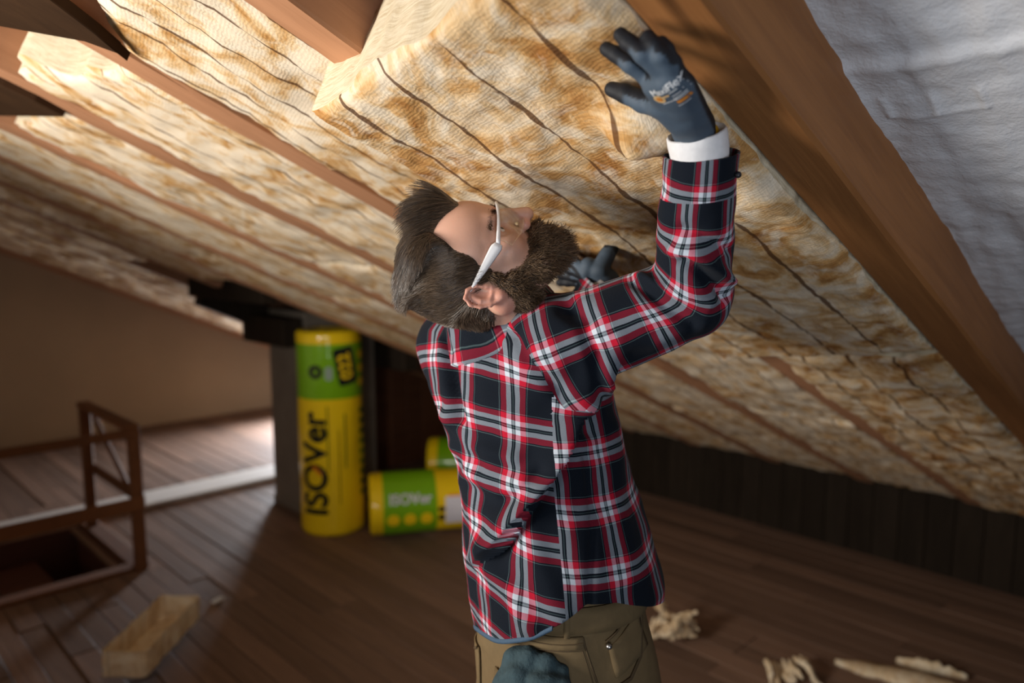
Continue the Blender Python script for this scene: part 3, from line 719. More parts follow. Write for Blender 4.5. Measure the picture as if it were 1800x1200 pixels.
NB = V((0.9404, 1.0048, 1.6210)); NT = hw(0, -.030, -.055)                # neck: base, top
TOR = [((0.9667, 0.8536, 1.1021), .168, .150, 25), ((0.9674, 0.8616, 1.1520), .176, .157, 25), ((0.9705, 0.8690, 1.2120), .184, .163, 27), ((0.9669, 0.8899, 1.3120), .168, .150, 30),
       ((0.9622, 0.9067, 1.3820), .157, .140, 33), ((0.9596, 0.9368, 1.4596), .164, .140, 38), ((0.9581, 0.9643, 1.5283), .174, .139, 43), ((0.9616, 0.9854, 1.5878), .172, .128, 45), ((0.9647, 1.0034, 1.6275), .150, .105, 45), ((0.9631, 1.0106, 1.6605), .105, .080, 45)]
TZ = np.array([t[0][2] for t in TOR])[::-1]; o_ = slice(None, None, -1)
order = np.argsort([t[0][2] for t in TOR]); TZ = np.array([TOR[i][0][2] for i in order])
TCX = np.array([TOR[i][0][0] for i in order]); TCY = np.array([TOR[i][0][1] for i in order]); TA = np.array([TOR[i][1] for i in order]); TB = np.array([TOR[i][2] for i in order]); TP = np.radians([TOR[i][3] for i in order])
RT2 = np.array(RT[:2], np.float32); FW2 = np.array(FW[:2], np.float32)
def torso_local(p):
    z = p[..., 2]; cx = np.interp(z, TZ, TCX); cy = np.interp(z, TZ, TCY); ph = np.interp(z, TZ, TP)
    qx, qy = p[..., 0] - cx, p[..., 1] - cy; r = qx * RT2[0] + qy * RT2[1]; f = qx * FW2[0] + qy * FW2[1]
    lat = r * np.sin(ph) - f * np.cos(ph); fwd = r * np.cos(ph) + f * np.sin(ph)
    return lat, fwd, np.interp(z, TZ, TA), np.interp(z, TZ, TB)
def torso_sdf(p, grow=0.0):
    l, f, a, b = torso_local(p); a = a + grow; b = b + grow
    k = (np.abs(l / a) ** 2.35 + np.abs(f / b) ** 2.35) ** (1 / 2.35)
    return np.maximum((k - 1) * np.minimum(a, b) * .95, p[..., 2] - (TZ[-1] + .01 + grow))
SR, ERj, WR = V((0.9277, 0.8335, 1.6175)), V((1.0432, 0.6651, 1.7019)), V((0.9564, 0.6028, 1.8845))
HR = V((0.9245, 0.5923, 1.9286))                                          # right wrist
SLj, ELj, WLj = V((0.9355, 1.1103, 1.5931)), V((1.1744, 1.0918, 1.5321)), V((1.2188, 0.9966, 1.6786))
HL = V((1.2270, 0.9860, 1.7041))                                          # left wrist

# ---- body: one continuous skin surface from the soles to the crown
HIP = V((0.9625, 0.8421, 1.0121)); LEGS = []
_f = (RT * cos(radians(25)) + FW * sin(radians(25))); _r = (RT * sin(radians(25)) - FW * cos(radians(25)))
for s in (1, -1):
    hj = V((HIP.x, HIP.y, .98)) + _r * (.085 * s); kn = V((HIP.x, HIP.y, .54)) + _r * (.105 * s) + _f * .035; an = V((HIP.x, HIP.y, .10)) + _r * (.125 * s) + _f * (-.02)
    LEGS.append((hj, kn, an))
def body_sdf(p):
    d = torso_sdf(p, -.060)
    d = smin(d, cap(p, NB, NT, .058, .054), .03)
    d = smin(d, cap(p, NB, SR, .05, .058), .03); d = smin(d, cap(p, NB, SLj, .05, .05), .03)
    d = smin(d, chain(p, [SR, ERj, WR, HR], [.055, .040, .030, .024], .02), .02); d = smin(d, chain(p, [SLj, ELj, WLj, HL], [.048, .038, .028, .024], .02), .02)
    for (hj, kn, an) in LEGS:
        d = smin(d, chain(p, [hj, kn, an], [.082, .052, .036], .02), .03); d = smin(d, cap(p, an + V((0, 0, -.045)), an + _f * .17 + V((0, 0, -.065)), .034, .028), .02)
    return d
def axis_lines(lo, hi, a, b, fine, coarse):
    return np.concatenate([np.arange(lo, a, coarse), np.arange(a, b, fine), np.arange(b, hi + coarse, coarse)]).astype(np.float32)
hb = .165
gx = axis_lines(.45, 1.40, HO.x - hb, HO.x + hb, .0026, .014); gy = axis_lines(.40, 1.45, HO.y - hb, HO.y + hb, .0026, .014); gz = axis_lines(-.01, 2.06, HO.z - hb, HO.z + hb - .02, .0026, .016)
def whole(p):
    d = body_sdf(p); q = tohead(p); near = (np.abs(q) < .155).all(-1)
    if near.any():
        h = head_sdf(q[near]); d[near] = smin(d[near], h, .012)
    return d
bv, bq = nets(whole, gx, gy, gz)
bme = bpy.data.meshes.new('body'); bme.from_pydata(bv.tolist(), [], bq.tolist()); bme.update()
q = tohead(bv); fl_ = np.clip(1 - np.linalg.norm((q - (.03, .115, -.036)) / (.03, .02, .022), axis=1), 0, 1) + np.clip(1.2 - np.abs(q[:, 0]) * 0 - np.linalg.norm((q - (0, .105, -.0625)) / (.022, .015, .010), axis=1), 0, 1) * 1.4 + .6 * ((q[:, 0] > .078) & (q[:, 1] < .02))
at = bme.attributes.new('flush', 'FLOAT', 'POINT'); at.data.foreach_set('value', np.clip(fl_, 0, 1).astype(np.float32))
body = link('body', bme, M['skin'], man)

# ---- eyes
def ball(name, c, r, mat, parent, n=20):
    bm = bmesh.new(); bmesh.ops.create_uvsphere(bm, u_segments=n, v_segments=n // 2 + 2, radius=r); bmesh.ops.translate(bm, verts=bm.verts, vec=c); return bm_obj(name, bm, mat, parent, True)
M['eyewhite'] = plain('eye_white', (.70, .66, .62), .15, var=.03, bumps=0); M['iris'] = plain('iris', (.05, .045, .04), .1, bumps=0)
for s in (-1, 1):
    e = ball('eye', hw(s * .033, .0823, -.0015), .0118, M['eyewhite'], man); ball('iris', hw(s * .0335, .0893, -.001), .0056, M['iris'], e)

# ---- hair and beard: a close dark under-layer plus strands
def hair_mat(name, dark, mid, light):
    m, nt, b = newmat(name); hi = N(nt, 'ShaderNodeHairInfo'); r = ramp(nt, [(.0, dark), (.55, mid), (1.0, light)])
    tc = N(nt, 'ShaderNodeTexCoord'); nt.links.new(math_(nt, 'ADD', math_(nt, 'MULTIPLY', hi.outputs['Random'], .55), math_(nt, 'MULTIPLY', noise_(nt, tc.outputs['Object'], 38, 2), .5)), r.inputs[0]); nt.links.new(r.outputs[0], b.inputs['Base Color']); b.inputs['Roughness'].default_value = .30; b.inputs['Specular IOR Level'].default_value = .75
    return m
def _hm(*a):
    m = hair_mat(*a); m.node_tree.nodes['Principled BSDF'].inputs['Roughness'].default_value = .5; m.node_tree.nodes['Principled BSDF'].inputs['Specular IOR Level'].default_value = .4; return m
M['hair'] = hair_mat('hair_strands', (.020, .012, .007), (.080, .052, .032), (.25, .18, .125))
M['beard'] = _hm('beard_strands', (.030, .018, .010), (.100, .058, .030), (.27, .17, .09))
M['undercoat'] = plain('hair_undercoat', (.022, .015, .010), .8, var=.4, nscale=90, bumps=.6)
def smooth(a, b, x): t = np.clip((x - a) / (b - a), 0, 1); return t * t * (3 - 2 * t)
def hairline(q):
    """>0 where scalp hair grows (head coordinates)"""
    x, y, z = np.abs(q[..., 0]), q[..., 1], q[..., 2]
    top = np.minimum(.100 - .056 * smooth(.016, .044, x) - y, z - .045)                        # receding at the temples
    side = np.minimum(.046 - y - .30 * np.maximum(0, .03 - z), z + .012 - .5 * np.maximum(0, y))
    back = np.minimum(-.020 - y, z + .056)
    burn = np.minimum(np.minimum(.038 - y, y - .012), z + .05)
    return np.maximum(np.maximum(top, side), np.maximum(back, np.minimum(burn, x - .05)))
def thick(q):
    y, z = q[..., 1], q[..., 2]
    t = .003 + .014 * smooth(.055, .10, z) + .003 * smooth(-.03, -.09, y) * smooth(-.05, .03, z)
    return t + .022 * smooth(.04, .09, y) * smooth(.075, .105, z)                               # raised quiff
def cap_sdf(p):
    q = tohead(p); d = np.minimum(ell(q, (0, .006, .030), (.0785, .0955, .086)), ell(q, (0, .050, .038), (.062, .058, .056)))
    d = smin(d, ell(q, (0, -.025, -.015), (.063, .052, .045)), .02)
    d = d - thick(q) * .75 + .0022 * np.sin(q[..., 0] * 190 + 40 * q[..., 2]) * np.sin(q[..., 2] * 120)
    return smax(d, -hairline(q) * .9, .006)
hme = net_mesh('hair', cap_sdf, [c - .16 for c in HO], [c + .16 for c in HO], .0035)
hair = link('hair', hme, M['undercoat'], man)
def sample(me, n, seed):
    v, nr = mesh_np(me); me.calc_loop_triangles(); t = np.empty(len(me.loop_triangles) * 3, np.int32); me.loop_triangles.foreach_get('vertices', t); t = t.reshape(-1, 3)
    a = np.linalg.norm(np.cross(v[t[:, 1]] - v[t[:, 0]], v[t[:, 2]] - v[t[:, 0]]), axis=1); r = np.random.default_rng(seed)
    i = r.choice(len(t), n, p=a / a.sum()); w1, w2 = r.random(n), r.random(n); fl2 = w1 + w2 > 1; w1[fl2], w2[fl2] = 1 - w1[fl2], 1 - w2[fl2]
    T = t[i]; w0 = 1 - w1 - w2
    return v[T[:, 0]] * w0[:, None] + v[T[:, 1]] * w1[:, None] + v[T[:, 2]] * w2[:, None], nr[T[:, 0]] * w0[:, None] + nr[T[:, 1]] * w1[:, None] + nr[T[:, 2]] * w2[:, None], r
def grow(name, me, n, flow, length, lift, mat, parent, seed, r0=.00042, r1=.0002, k=7, clump=.45, frizz=.10, keep=None, freq=46, dome=None):
    p, nr, r = sample(me, n, seed); q = tohead(p); nh = nr @ HM.T
    if keep is not None: ok = keep(q, nh); p, q, nh = p[ok], q[ok], nh[ok]; n = len(p)
    cl = np.stack([np.array([noise.noise(tuple(c * freq + o)) for c in q]) for o in (0., 31., 67.)], 1) * clump
    cl += r.normal(0, frizz, (n, 3)); L = length(q) * r.uniform(.7, 1.12, n); pts = [p]; cur = q.copy(); d = None
    for i in range(1, k):
        t = i / (k - 1); f = flow(cur, q) + cl * (.5 + t); f /= np.linalg.norm(f, axis=1)[:, None]
        nc = nh
        if dome is not None: nc = (cur - dome[0]) / dome[1] ** 2; nc /= np.linalg.norm(nc, axis=1)[:, None]; nc = nc * dome[2](q)[:, None] + nh * (1 - dome[2](q))[:, None]; f = f - nc * (f * nc).sum(1)[:, None] * dome[2](q)[:, None]
        f = f - nc * np.minimum(0, (f * nc).sum(1))[:, None] * .95 + nc * (lift(q) * (1 - t))[:, None]; f /= np.linalg.norm(f, axis=1)[:, None]
        cur = cur + f * (L / (k - 1))[:, None]; pts.append(cur @ HM + np.array(HO, np.float32))
    return strands(name, np.stack(pts, 1), parent, mat, r0, r1)
def hflow(c, q):
    y, z = q[:, 1], q[:, 2]; top = smooth(.070, .105, z); nape = smooth(.035, -.02, z) * smooth(.0, -.05, y)
    f = np.stack([np.zeros(len(q)), -.62 - .38 * top, .72 * (1 - top) * (1 - nape) - .95 * nape], 1)  # combed up and back at the sides, down at the nape
    fr = smooth(.045, .085, y) * top; f[:, 1] += fr * .75; f[:, 2] += fr * .9                      # the quiff stands up then sweeps back
    t = np.linalg.norm(c - q, axis=1); f[:, 1] -= fr * t * 26
    f[:, 0] += .18 * np.sin(q[:, 2] * 60 + q[:, 1] * 30)
    return f
hlen = lambda q: (.024 + .026 * smooth(.06, .10, q[:, 2])) * (1 - .55 * smooth(-.04, -.085, q[:, 1]))
grow('hair_strands', hme, 34000, hflow, hlen, lambda q: .12 + .30 * smooth(.06, .1, q[:, 2]) * smooth(.0, .08, q[:, 1]), M['hair'], hair, 5, r0=.00034, r1=.00016, clump=.34, frizz=.06, freq=24, dome=(np.array((0, .004, .030)), np.array((.085, .105, .105)), lambda q: .5 * (1 - smooth(.06, .095, q[:, 2]) * smooth(.02, .07, q[:, 1]))))

def beard_sdf(p):
    q = tohead(p); x = np.abs(q[..., 0])
    d = ell(q, (0, .052, -.068), (.054, .054, .031)); d = smin(d, ell(q, (0, .080, -.086), (.033, .030, .028)), .02)
    for s in (-1, 1): d = smin(d, chain(q, [(s * .066, .024, -.012), (s * .064, .024, -.046), (s * .046, .05, -.072)], [.010, .015, .024], .015), .012)
    d = smin(d, chain(q, [(-.036, .090, -.062), (-.017, .112, -.053), (0, .115, -.052), (.017, .112, -.053), (.036, .090, -.062)], [.007, .0075, .0065, .0075, .007], .004), .006)
    for s in (-1, 1): d = smin(d, chain(q, [(s * .062, .018, -.042), (s * .054, .010, -.066), (s * .046, .010, -.082)], [.016, .023, .022], .015), .012)
    d = smax(d, -ell(q, (0, .118, -.064), (.019, .022, .0068)), .005)                              # mouth
    lim = -(q[..., 2] + .030 + .30 * np.maximum(0, q[..., 1] - .03))                               # cheek line
    lim = np.maximum(lim, np.minimum(.030 - q[..., 1], .03 - x * 0 - q[..., 2] - .005)); d = smax(d, -lim, .006)
    return d + .0015 * np.sin(q[..., 0] * 240) * np.sin(q[..., 2] * 200 + q[..., 1] * 170)
bdm = net_mesh('beard', beard_sdf, [c - .2 for c in HO], [c + .2 for c in HO], .003)
beard = link('beard', bdm, M['undercoat'], man)
def bflow(c, q):
    f = np.stack([q[:, 0] * 5, .10 + 5 * np.maximum(0, q[:, 1] - .05), -.75 + 0 * q[:, 1]], 1); s = smooth(-.055, -.02, q[:, 2]); f[:, 1] -= .5 * s * (q[:, 1] < .03); return f
grow('beard_strands', bdm, 21000, bflow, lambda q: .008 + .016 * smooth(-.05, -.10, q[:, 2]) * smooth(.04, .08, q[:, 1]) + .006 * smooth(.02, .08, q[:, 1]), lambda q: .55 + 0 * q[:, 0], M['beard'], beard, 9, clump=.7, frizz=.28,
     keep=lambda q, n: q[:, 2] < .02)
# eyebrows
bp = []; rr = np.random.default_rng(3)
for s in (-1, 1):
    for i in range(420):
        t = rr.random(); x = .012 + .040 * t; z = .0165 + .006 * sin(t * 2.4) + rr.normal(0, .0022); y = .1105 - .020 * t * t - .003 * t
        a = np.array((s * x, y, z)); d = np.array((s * .9, .25 - .5 * t, .25 - .5 * t)); d /= np.linalg.norm(d); L = rr.uniform(.007, .012)
        bp.append([a + d * L * u + np.array((0, .002 * u, 0)) for u in (0, .5, 1)])
bp = np.array(bp); strands('eyebrows', np.array([[tuple(hw(*c)) for c in st_] for st_ in bp]), man, M['beard'], .0004, .0002)

# ---- safety glasses
M['frame'] = plain('white_plastic', (.80, .80, .82), .3, var=.03, bumps=0)
ml, nt, b = newmat('clear_lens'); 
tr_ = N(nt, 'ShaderNodeBsdfTransparent'); gs_ = N(nt, 'ShaderNodeBsdfGlossy'); gs_.inputs['Roughness'].default_value = .04; fr_ = N(nt, 'ShaderNodeFresnel', i_IOR=1.45); mx_ = N(nt, 'ShaderNodeMixShader')
tr_.inputs[0].default_value = (.985, .99, .99, 1); nt.links.new(math_(nt, 'MULTIPLY', fr_.outputs[0], .35), mx_.inputs[0]); nt.links.new(tr_.outputs[0], mx_.inputs[1]); nt.links.new(gs_.outputs[0], mx_.inputs[2]); nt.links.new(mx_.outputs[0], nt.nodes['Material Output'].inputs[0])
gl = empty('safety_glasses', man.location); gl.parent = man; gl.matrix_parent_inverse = Matrix.Translation(man.location).inverted()
def lensy(x, z): return .1245 - 9.2 * x * x - .9 * (z + .005) ** 2 * 6 - (.004 if False else 0)
vs = []; fs = []; nx, nz = 40, 12
for i in range(nx + 1):
    x = -.069 + .138 * i / nx
    for j in range(nz + 1):
        t = j / nz; lo = -.032 + .012 * math.exp(-(x / .011) ** 2) + .45 * max(0, abs(x) - .045); hi = .018 - .019 * (abs(x) / .0725) ** 1.6
        z = lo + (hi - lo) * t; vs.append(hw(x, lensy(x, z), z))
for i in range(nx):
    for j in range(nz): a = i * (nz + 1) + j; fs.append((a, a + 1, a + nz + 2, a + nz + 1))
lo_ = link('lens', mesh('lens', vs, fs), ml, gl); md = lo_.modifiers.new('thickness', 'SOLIDIFY'); md.thickness = .0016
def strip(name, pts, parent, mat, n=4):
    """pts: (centre, half-height vec, half-thickness vec)"""
    vs = []; fs = []
    for c, h, t in pts:
        for k in range(8):
            a = 2 * pi * k / 8; vs.append(V(c) + V(h) * (cos(a) * (1 if abs(cos(a)) > .8 else 1.0)) + V(t) * sin(a))
    for i in range(len(pts) - 1):
        for k in range(8): fs.append((i * 8 + k, i * 8 + (k + 1) % 8, i * 8 + 8 + (k + 1) % 8, i * 8 + 8 + k))
    fs.append(tuple(range(8))[::-1]); fs.append(tuple((len(pts) - 1) * 8 + k for k in range(8)))
    return link(name, mesh(name, vs, fs), mat, parent)
pts = []
for i in range(31):
    x = -.072 + .144 * i / 30; nrm = (FH * 1 + RHx * (18.4 * x)).normalized()
    zb = .019 - .019 * (abs(x) / .0725) ** 1.6; pts.append((hw(x, lensy(x, .0175) + .0008, zb), UH * (.0026 + .010 * max(0, abs(x) - .045) * 9 * .5), nrm * .0022))
strip('brow_bar', pts, gl, M['frame'])
for s in (-1, 1):
    pts = []
    for t in [i / 14 for i in range(15)]:
        x = s * (.0725 + .010 * t - .003 * max(0, t - .7)); y = lensy(.072, .0175) + .001 - .085 * t; z = -.0005 + .013 * t
        pts.append((hw(x, y, z), UH * (.0088 * (1 - t) ** .8 * smooth(-.12, .10, t) + .0012), RHx * .0016))
    strip('temple', pts, gl, M['frame'])
ar = strip('nose_pad', [(hw(-.010, .112, -.010), UH * .006, RHx * .0015), (hw(0, .1175, .000), UH * .004, FH * .0015), (hw(.010, .112, -.010), UH * .006, RHx * .0015)], gl, ml)

# ================================================================== CLOTHES
def plaid_mat(name='plaid_flannel', per=.090):
    m, nt, b = newmat(name); uv = N(nt, 'ShaderNodeUVMap', uv_map='UVMap'); s = N(nt, 'ShaderNodeSeparateXYZ'); nt.links.new(uv.outputs[0], s.inputs[0])
    K_, Rd, W_, G_ = (.065, .085, .115), (.66, .09, .17), (.71, .75, .80), (.34, .42, .42)                # square roots: yarns mix darker than paint
    seq = [(0, K_), (.05, G_), (.064, K_), (.085, Rd), (.185, W_), (.272, K_), (.300, G_), (.312, K_), (.342, W_), (.428, Rd), (.528, K_), (.548, G_), (.562, K_)]
    def yarn(c, o):
        f = math_(nt, 'FRACT', math_(nt, 'ADD', math_(nt, 'DIVIDE', c, per), o)); r = ramp(nt, seq, 'CONSTANT'); nt.links.new(f, r.inputs[0]); return r.outputs[0]
    wob = noise_(nt, mapping(nt, uv.outputs[0], (14, 14, 1)), 1.0, 2)
    wu = math_(nt, 'ADD', s.outputs[0], math_(nt, 'MULTIPLY', math_(nt, 'SUBTRACT', wob, .5), .006)); wv = math_(nt, 'ADD', s.outputs[1], math_(nt, 'MULTIPLY', math_(nt, 'SUBTRACT', wob, .5), -.006))
    # twill: warp shows over weft on alternating diagonals, blended for distance
    tw = math_(nt, 'FRACT', math_(nt, 'MULTIPLY', math_(nt, 'ADD', s.outputs[0], s.outputs[1]), 900)); tw = math_(nt, 'MULTIPLY_ADD', math_(nt, 'GREATER_THAN', tw, .5), .2, .40)
    c = mixc(nt, yarn(wu, 0), yarn(wv, .27), tw)
    c = mixc(nt, c, c, 1.0, 'MULTIPLY'); fz = noise_(nt, mapping(nt, uv.outputs[0], (700, 700, 1)), 1.0, 2); c = mixc(nt, c, (.30, .32, .34), math_(nt, 'MULTIPLY', math_(nt, 'MAXIMUM', math_(nt, 'SUBTRACT', fz, .5), 0), .035))
    nt.links.new(c, b.inputs['Base Color']); b.inputs['Roughness'].default_value = .85; b.inputs['Specular IOR Level'].default_value = .12
    b.inputs['Sheen Weight'].default_value = .03; b.inputs['Sheen Roughness'].default_value = .5
    bump(nt, b, math_(nt, 'ADD', tw, fz), .25, .0015); return m
M['plaid'] = plaid_mat()
CUFR, CUFD = V((0.9458, 0.5914, 1.9053)), None
CUFD = (V((0.9416, 0.5919, 1.9173)) - V((0.9578, 0.6001, 1.8609))).normalized()
CUFL = HL.lerp(WLj, .25); CUFDL = (HL - ELj).normalized()
def shirt_sdf(p):
    d = torso_sdf(p)
    d = smin(d, chain(p, [SLj.lerp(NB, .25), NB, SR.lerp(NB, .35)], [.062, .066, .066], .03), .05)
    arm = smin(cap(p, SR, ERj, .078, .064), cap(p, ERj, WR, .062, .050), .012)
    d = smin(d, cap(p, (0.9271, 0.9994, 1.6368), (0.9507, 0.9387, 1.6636), .056, .046), .03); d = smin(d, arm, .05); d = smin(d, cap(p, WR, CUFR + CUFD * .03, .051, .053), .006)
    arm2 = smin(cap(p, SLj, ELj, .070, .056), cap(p, ELj, HL, .054, .046), .02); d = smin(d, arm2, .03)
    return d
sv, sq = nets(shirt_sdf, *[np.arange(a, b_, .0052, dtype=np.float32) for a, b_ in ((.58, 1.42), (.46, 1.40), (1.02, 2.02))])
sme = bpy.data.meshes.new('shirt'); sme.from_pydata(sv.tolist(), [], sq.tolist()); sme.update()
bm = bmesh.new(); bm.from_mesh(sme)
for _ in range(2): bmesh.ops.smooth_vert(bm, verts=bm.verts, factor=.4, use_axis_x=True, use_axis_y=True, use_axis_z=True)
def cut(co, no, clear=True, test=None):
    g = bm.verts[:] + bm.edges[:] + bm.faces[:]
    if test:
        vs = [v for v in bm.verts if test(v.co)]; S = set(vs); es = [e for e in bm.edges if e.verts[0] in S and e.verts[1] in S]; fs = [f for f in bm.faces if all(v in S for v in f.verts)]; g = vs + es + fs
    bmesh.ops.bisect_plane(bm, geom=g, plane_co=co, plane_no=no, clear_outer=clear, dist=1e-5)
cut(CUFR, CUFD, True, lambda c: (c - CUFR).length < .16)
cut(CUFL, CUFDL, True, lambda c: (c - CUFL).length < .16)
AD = (ERj - SR).normalized(); ASEAM = SR - AD * .045; SEAMN = (AD + V((0, 0, .25))).normalized()
ADL = (ELj - SLj).normalized(); LSEAM = SLj - ADL * .01
cut(ASEAM, SEAMN, False, lambda c: (c - SR).length < .26 and c.z > 1.40)
cut(LSEAM, ADL, False, lambda c: (c - SLj).length < .16 and c.z > 1.40)
# neck opening
NA = (NT - NB).normalized(); NC = NB + NA * .105
cut(NC, NA, True, lambda c: (c - NB).length < .13 and (c - NB).dot(NA) > .02)
# side seam
def lf(c): p = np.array([c], np.float32); l, f, a, b_ = torso_local(p); return float(l[0]), float(f[0]), float(a[0]), float(b_[0])
def iso_split(fn, test):
    """cut the mesh along the line where fn = 0"""
    vs = [v for v in bm.verts if test(v.co)]; P_ = np.array([v.co[:] for v in vs], np.float32); s_ = fn(P_); S = {v: float(x) for v, x in zip(vs, s_)}; new = []
    for e in [e for e in bm.edges if e.verts[0] in S and e.verts[1] in S and S[e.verts[0]] * S[e.verts[1]] < 0]:
        a, b = e.verts; t = S[a] / (S[a] - S[b])
        if abs(S[a] - S[b]) > 1.0: continue
        new.append(bmesh.utils.edge_split(e, a, t)[1])
    bmesh.ops.connect_verts(bm, verts=new)
# hem: a shirt-tail curve, lower at the back and front than at the sides
def hem_z(th): return HEM0 - .030 * (.5 + .5 * cos(2 * th)) - (.016 * (.5 + .5 * cos(th)) )
HEM0 = (0.8792, 0.7355, 1.2277)[2]
HT = np.array([(0.8972, 1.0180, 1.0903), (0.8511, 0.9142, 1.1259), (0.8419, 0.8560, 1.1441), (0.8458, 0.8015, 1.1768), (0.8522, 0.7588, 1.2100), (0.8642, 0.7229, 1.2326), (0.9094, 0.6921, 1.2279), (0.9708, 0.6989, 1.2075), (1.0615, 0.7323, 1.1796)], np.float32)
hl, hf, ha, hb_ = torso_local(HT); hth = np.arctan2(hl / ha, -hf / hb_); SEAM_T = 1.02
def theta(P_): l, f, a, b_ = torso_local(P_); return np.arctan2(l / a, -f / b_)
def hem_fn(P_): return P_[:, 2] - np.interp(theta(P_), hth, HT[:, 2], left=HT[0, 2], right=HT[-1, 2])
iso_split(hem_fn, lambda c: c.z < 1.28)
bmesh.ops.delete(bm, geom=[v for v, s_ in zip(list(bm.verts), hem_fn(np.array([v.co[:] for v in bm.verts], np.float32))) if s_ < -1e-4 and v.co.z < 1.28], context='VERTS')
iso_split(lambda P_: theta(P_) - SEAM_T, lambda c: c.z < 1.50)
iso_split(lambda P_: (P_ - np.array(CUFR, np.float32)) @ np.array(CUFD, np.float32) + .060, lambda c: (c - CUFR).length < .13)
bm.to_mesh(sme); bm.free(); sme.update()
# ---- folds
def seg_d(p2, a, b):
    a, b = np.array(a, np.float32), np.array(b, np.float32); d = b - a; t = np.clip(((p2 - a) @ d) / (d @ d), 0, 1); r = p2 - a - t[:, None] * d
    return np.linalg.norm(r, axis=1), (d[0] * (p2[:, 1] - a[1]) - d[1] * (p2[:, 0] - a[0])) / np.linalg.norm(d), t
def poly_d(p2, pts):
    D = np.full(len(p2), 9.0); S = np.zeros(len(p2))
    for a, b in zip(pts[:-1], pts[1:]):
        d, s, t = seg_d(p2, a, b); k = d < D; D[k] = d[k]; S[k] = s[k]
    return D, S
def folds(v, n, spec, facing=True):
    """fold lines drawn on the cloth in elevation (metres to the right, metres up); raised side, width, height"""
    e = np.stack([(v - np.array(EP)) @ np.array(RT), (v - np.array(EP)) @ np.array(CU)], 1).astype(np.float32); out = np.zeros(len(v))
    fac = smooth(-.05, .35, -(n @ np.array(CF, np.float32)))
    for pts, w_, h_, kind in spec:
        D, S = poly_d(e, pts)
        if kind == 'ridge': out += h_ * np.exp(-(D / w_) ** 2)
        elif kind == 'step': out += h_ * np.where(S > 0, np.exp(-(D / (w_ * 2.6)) ** 2), -np.exp(-(D / w_) ** 2) * .55)
    return out * fac
EP = V((0, 0, EYE)) + CF * 1.22
def E_(px, py): return ((px - 900) * 1.22 / 1350, (600 - py) * 1.22 / 1350)
def EL(*pts): return [E_(*p) for p in pts]
SPEC = [(EL((872, 974), (930, 895), (985, 820), (1015, 740), (1062, 672)), .012, .021, 'step'),
        (EL((815, 865), (850, 905), (905, 915)), .018, .007, 'ridge'), (EL((830, 915), (845, 945), (856, 965)), .016, .005, 'ridge'), (EL((822, 840), (880, 862), (940, 850)), .014, .008, 'ridge'),
        (EL((900, 875), (935, 850), (950, 825)), .010, -.007, 'ridge'), (EL((840, 1000), (900, 1035), (930, 1090)), .016, .008, 'ridge'),
        (EL((776, 600), (786, 670), (806, 745)), .008, -.012, 'ridge'), (EL((765, 600), (770, 670), (790, 745)), .010, .006, 'ridge'), (EL((775, 740), (830, 790), (905, 805)), .014, .007, 'ridge'),
        (EL((795, 800), (850, 838), (920, 838)), .013, .007, 'ridge'), (EL((905, 590), (930, 640), (985, 690)), .010, -.008, 'ridge'), (EL((990, 545), (1020, 570), (1040, 620)), .012, -.010, 'ridge'),
        (EL((1000, 535), (1018, 545), (1030, 560)), .010, -.010, 'ridge'), (EL((1045, 640), (1050, 700), (1040, 760)), .012, -.009, 'ridge'),
        (EL((1160, 452), (1205, 470), (1262, 500)), .009, .009, 'ridge'), (EL((1175, 470), (1215, 500), (1255, 528)), .007, -.008, 'ridge'), (EL((1120, 492), (1165, 520), (1225, 535)), .009, .008, 'ridge'),
        (EL((1108, 500), (1150, 540), (1200, 570)), .008, -.007, 'ridge'), (EL((1165, 425), (1200, 440), (1250, 452)), .008, -.006, 'ridge'), (EL((1085, 600), (1140, 600), (1220, 565)), .014, .005, 'ridge'),
        (EL((1030, 800), (1040, 900), (1032, 1050)), .006, -.004, 'ridge'), (EL((1090, 760), (1085, 880), (1110, 1010)), .02, .005, 'ridge'), (EL((930, 900), (945, 980), (980, 1060)), .02, .006, 'ridge'),
        (EL((1172, 345), (1230, 347), (1290, 345)), .005, -.005, 'ridge')]
v, n = mesh_np(sme)
dsp = 1.45 * folds(v, n, SPEC) + .0045 * vnoise(v, 11, 2.0) + .0022 * vnoise(v, 27, 5.0)
edge_keep = smooth(0, .03, np.linalg.norm(v - np.array(CUFR), axis=1) - .05)
set_co(sme, v + n * (dsp * edge_keep)[:, None])
# ---- plaid lies straight along each panel: torso, yoke side, two sleeves
v0 = v; v, n = v0, n
def arm_uv(p, s, e, w_, ref):
    s, e, w_ = [np.array(x, np.float32) for x in (s, e, w_)]; d1 = (e - s); L1 = np.linalg.norm(d1); d1 /= L1; d2 = w_ - e; L2 = np.linalg.norm(d2); d2 /= L2
    bis = d1 + d2; bis /= np.linalg.norm(bis); fore = ((p - e) @ bis) > 0
    t1 = (p - s) @ d1; t2 = L1 + (p - e) @ d2
    ref = np.array(ref, np.float32); r1 = ref - d1 * (ref @ d1); r1 /= np.linalg.norm(r1); r2 = np.array(V(d1).rotation_difference(V(d2)) @ V(r1), np.float32)
    q1 = p - s; a1 = np.arctan2(q1 @ np.cross(d1, r1), q1 @ r1); q2 = p - e; a2 = np.arctan2(q2 @ np.cross(d2, r2), q2 @ r2)
    w2_ = smooth(-.05, .05, (p - e) @ bis); da = (a2 - a1 + pi) % (2 * pi) - pi; return (a1 + da * w2_) * .066, t1 * (1 - w2_) + t2 * w2_
nl = len(sme.loops); li = np.empty(nl, np.int32); sme.loops.foreach_get('vertex_index', li)
pl = np.empty(len(sme.polygons), np.int32); sme.polygons.foreach_get('loop_total', pl); pid = np.repeat(np.arange(len(pl)), pl)
fc = np.stack([np.bincount(pid, v[li][:, k]) / pl for k in range(3)], 1).astype(np.float32)
